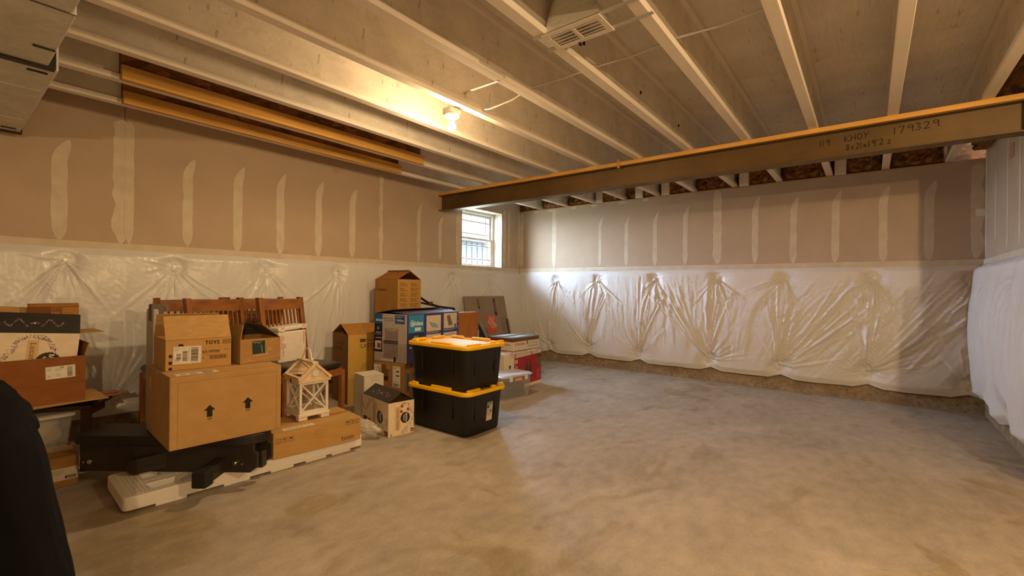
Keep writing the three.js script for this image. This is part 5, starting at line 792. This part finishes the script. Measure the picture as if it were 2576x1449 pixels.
// ---------------------------------------------------------------- the pile at the left edge
{
  const t = thing('side_table', 'dark wooden side table carrying the cardboard pile at the left edge', 'table', [0, 0, 0]);
  const A = [-5.56, 0.85], B = [-5.29, 0.4], e = [(B[0] - A[0]) / 0.525, (B[1] - A[1]) / 0.525], TW = 0.3, f = [e[1], -e[0]];   // f points to the left, away from the visible edge
  const P = (u, v) => [A[0] + e[0] * u + f[0] * v, A[1] + e[1] * u + f[1] * v], an = Math.atan2(-e[1], e[0]);
  const put = (n, w, h, d, u, y, v) => { const m = part(t, n, uvm(rb(w, h, d, 0.004, 0, 0, 0, 1), 1.2, 0), M.darkWood); const [x, z] = P(u, v); m.position.set(x, y, z); m.rotation.y = an; };
  put('table_top', TW, 0.024, 0.5, TW / 2, 0.399, 0.25);
  for (const [u, v] of [[0.025, 0.03], [0.025, 0.47], [TW - 0.025, 0.25], [TW - 0.025, 0.47]]) put('leg', 0.045, 0.387, 0.045, u, 0.1935, v);
  for (const v of [0.03, 0.47]) put('apron', TW - 0.09, 0.05, 0.018, TW / 2, 0.362, v);
  { const k = thing('wooden_plank', 'reddish dark plank end sticking out to the right from under the cardboard sheets', 'plank', [-5.53, 0.4113, 0.58], -0.1); part(k, 'board', uvm(rb(0.38, 0.014, 0.1, 0.003, 0.02, 0.007, 0, 1), 1.2, 0), M.cherry); part(k, 'board', uvm(rb(0.3, 0.012, 0.07, 0.003, 0.0, 0.0201, -0.01, 1), 1.2, 0), M.cherry); }
  for (const [k, w, d, x, z, a] of [[0, 0.5, 0.42, -5.76, 0.66, 0.12], [1, 0.52, 0.44, -5.74, 0.66, 0.02]]) { const c = thing('cardboard_sheet', k ? 'upper flat cardboard sheet between the open box and the side table' : 'lower flat cardboard sheet lying on the dark side table', 'cardboard', [x, 0.438 + k * 0.007, z], a); part(c, 'sheet', rb(w, 0.006, d, 0.002, 0, 0.003, 0, 1), M.card); }
  carton({ name: 'cardboard_box', label: 'open brown cardboard box with a white shipping label, on cardboard sheets at the left edge', x: -6.045, y: 0.4525, z: 0.84, a: 0, W: 0.462, D: 0.4, H: 0.275, open: true, m: { base: M.cardDark, front: face(512, 390, '#8a5220', (g, w, h) => { g.fillStyle = 'rgba(60,28,6,0.4)'; g.fillRect(0, 225, w, 3); g.fillRect(110, 0, 2, 225); }) }, flaps: [['right', 0.075, 14, M.cardDark], ['left', 0.075, 30, M.cardDark]],
    labels: [{ w: 0.13, h: 0.075, mat: M.ship1, at: [0.35, 0.185, 0.001], rot: [0, 0, 0.03] }] });
  const mb = carton({ name: 'diaper_box', label: 'large cream diaper box with a raised black flap, inside the brown box at left', cat: 'box', x: -6.03, y: 0.55, z: 0.8, a: 0, W: 0.398, D: 0.33, H: 0.345, open: true, m: { base: creamPlain, front: nap2, inside: M.cardDark, left: M.cardDark, right: M.card },
    flaps: [['front', 0.125, -24, blackPrint], ['right', 0.12, 84, M.card], ['back', 0.14, 5, M.card]] });
  mb.rotation.z = -0.085;
  const sb = carton({ name: 'cardboard_box', label: 'small brown box lid topmost on the pile at the left edge', x: -5.8, y: 0.9, z: 0.5, a: 2, W: 0.235, D: 0.1, H: 0.14, m: { base: M.cardDark, front: face(256, 140, '#7d4c1e', (g, w, h) => { g.fillStyle = '#a8742f'; g.fillRect(0, 0, w, 14); g.fillStyle = '#b07c38'; g.fillRect(170, 20, 86, 120); g.fillStyle = '#8f5e28'; g.fillRect(110, 14, 60, 126); txt(g, '17A', 112, 74, 26, '#d8c6a8', FS, 'normal'); }) } });
  // clear bin under the table
  const c = thing('clear_bin', 'clear plastic bin of pale cloth under the dark side table', 'storage tub', [-5.81, 0.174, 0.7], 0), cx = 0, cz = 0;
  part(c, 'body', rloft([rrect(0.3, 0.26, 0.03, 0.004), rrect(0.305, 0.265, 0.03, 0.001), rrect(0.35, 0.3, 0.035, 0.205), rrect(0.342, 0.292, 0.033, 0.205), rrect(0.298, 0.258, 0.028, 0.006)], false, true), M.clear);
  c.scale.y = 0.93;
  part(c, 'lid', rloft([rrect(0.355, 0.305, 0.038, 0.203), rrect(0.372, 0.32, 0.04, 0.206), rrect(0.372, 0.32, 0.04, 0.22), rrect(0.34, 0.29, 0.034, 0.224)], true, true), phy({ color: 0xcfcac6, transmission: 0.3, thickness: 0, roughness: 0.35 }));
  const g = new THREE.SphereGeometry(1, 40, 24), p = g.attributes.position; for (let i = 0; i < p.count; i++) { const x = p.getX(i), y = p.getY(i), z = p.getZ(i), k = 1 + 0.2 * fbm(x * 2, y * 3, z * 2, 3), q = (v) => Math.sign(v) * Math.pow(Math.abs(v), 0.5); p.setXYZ(i, q(x) * 0.128 * k, 0.096 + q(y) * 0.083, q(z) * 0.11 * k); }
  g.computeVertexNormals(); const cl = thing('folded_cloth', 'crumpled pale cloth inside the clear bin under the side table', 'cloth', [-5.81, 0.174, 0.7]); part(cl, 'cloth', g, std({ color: 0xa08a62, roughness: 0.9 }));
  carton({ name: 'cardboard_box', label: 'low brown taped box with a printed label on the floor at the left edge', x: -6.03, y: 0, z: 1.03, a: 1, W: 0.39, D: 0.49, H: 0.172, m: { base: M.cardDark },
    labels: [{ w: 0.13, h: 0.07, mat: face(256, 138, '#d8cdbb', (g, w, h) => { lines(g, 20, 18, 150, 6, 10, '#5a4d42', 3); g.fillStyle = '#221a16'; g.fillRect(150, 92, 92, 30); txt(g, 'SMART', 160, 116, 24, '#d8cdbb'); g.strokeStyle = '#3a2f2a'; g.lineWidth = 4; g.beginPath(); g.arc(30, 96, 16, 0, 7); g.stroke(); }), at: [0.32, 0.075, 0.001] }, { name: 'paper_label', w: 0.08, h: 0.1, mat: M.ship0, at: [0.22, 0.1728, -0.1], rot: UPF }] });
}
// ---------------------------------------------------------------- dark hooded jacket in the left foreground
{
  const R = [0.615, 0.788], t = thing('hooded_jacket', 'dark navy hooded jacket hanging in the left foreground at the picture edge', 'jacket', [-6.153, 0, 2.92], -Math.atan2(R[1], R[0])); t.scale.y = 1.02;   // local x to the right, z towards the camera
  const at = (k, y) => { for (let i = 1; i < k.length; i++) if (y <= k[i][0]) { const f = (y - k[i - 1][0]) / (k[i][0] - k[i - 1][0]); return k[i - 1][1] + f * (k[i][1] - k[i - 1][1]); } return k[k.length - 1][1]; };
  const skin = (y0, y1, n, m, hw, dp, amp, sd) => { const secs = []; for (let j = 0; j <= n; j++) { const y = y0 + (y1 - y0) * j / n, ring = []; for (let i = m - 1; i >= 0; i--) { const a = i / m * 6.283, c = Math.cos(a), s = Math.sin(a), w = at(hw, y), d = at(dp, y), f = 1 + amp(a, y, c, s, sd); ring.push([Math.sign(c) * Math.pow(Math.abs(c), 0.8) * w * (1 + (f - 1) * 0.35), y, Math.sign(s) * Math.pow(Math.abs(s), 0.75) * d * f]); } secs.push(ring); } return loft(secs, true, true); };
  part(t, 'body', skin(0.001, 0.84, 90, 120, [[0, 0.33], [0.36, 0.268], [0.5, 0.238], [0.65, 0.204], [0.72, 0.186], [0.78, 0.165], [0.81, 0.14], [0.84, 0.1]], [[0, 0.13], [0.4, 0.105], [0.8, 0.085], [0.84, 0.06]], (a, y, c, s) => 0.1 * Math.sin(a * 7 + 3 * fbm(y * 1.6, c, s, 2)) * (1 - y) + 0.22 * fbm(c * 2.2, y * 3.2, s * 2.2, 3), 0), M.jacket);
  part(t, 'hood', skin(0.745, 0.935, 60, 120, [[0.745, 0.1], [0.76, 0.135], [0.79, 0.15], [0.825, 0.127], [0.86, 0.087], [0.9, 0.055], [0.92, 0.035], [0.935, 0.012]], [[0.745, 0.07], [0.78, 0.105], [0.84, 0.1], [0.9, 0.075], [0.935, 0.02]], (a, y, c, s) => 0.35 * fbm(c * 2 + 5, y * 9, s * 2, 3) + 0.12 * (1 - Math.abs(Math.sin(y * 34 + 3 * c + 2 * fbm(c * 2, y * 6, s, 2)))), 7), M.jacket, 'crumpled hood');
  for (const x of [0.035, 0.055, 0.07]) part(t, 'zip_placket', tube([0.3, 0.45, 0.6, 0.72, 0.78].map((y) => [x - 0.02 * (y - 0.3), y, 0.118 - 0.035 * (y - 0.3)]), 0.0035, 24, 6), M.rubber);
  part(t, 'sleeve_seam', tube([[0.13, 0.77, 0.085], [0.15, 0.65, 0.095], [0.175, 0.52, 0.098], [0.2, 0.42, 0.1]], 0.0025, 24, 6), M.rubber);
  part(t, 'pocket_seam', tube([[0.07, 0.545, 0.112], [0.13, 0.56, 0.108], [0.19, 0.59, 0.08]], 0.0028, 16, 6), M.rubber);
  part(t, 'drawcord', tube([[0.115, 0.85, 0.1], [0.14, 0.82, 0.1], [0.13, 0.785, 0.106], [0.09, 0.77, 0.112], [0.11, 0.8, 0.116], [0.138, 0.825, 0.106]], 0.0035, 40, 6), M.rubber);
}
renderer.render(scene, camera);
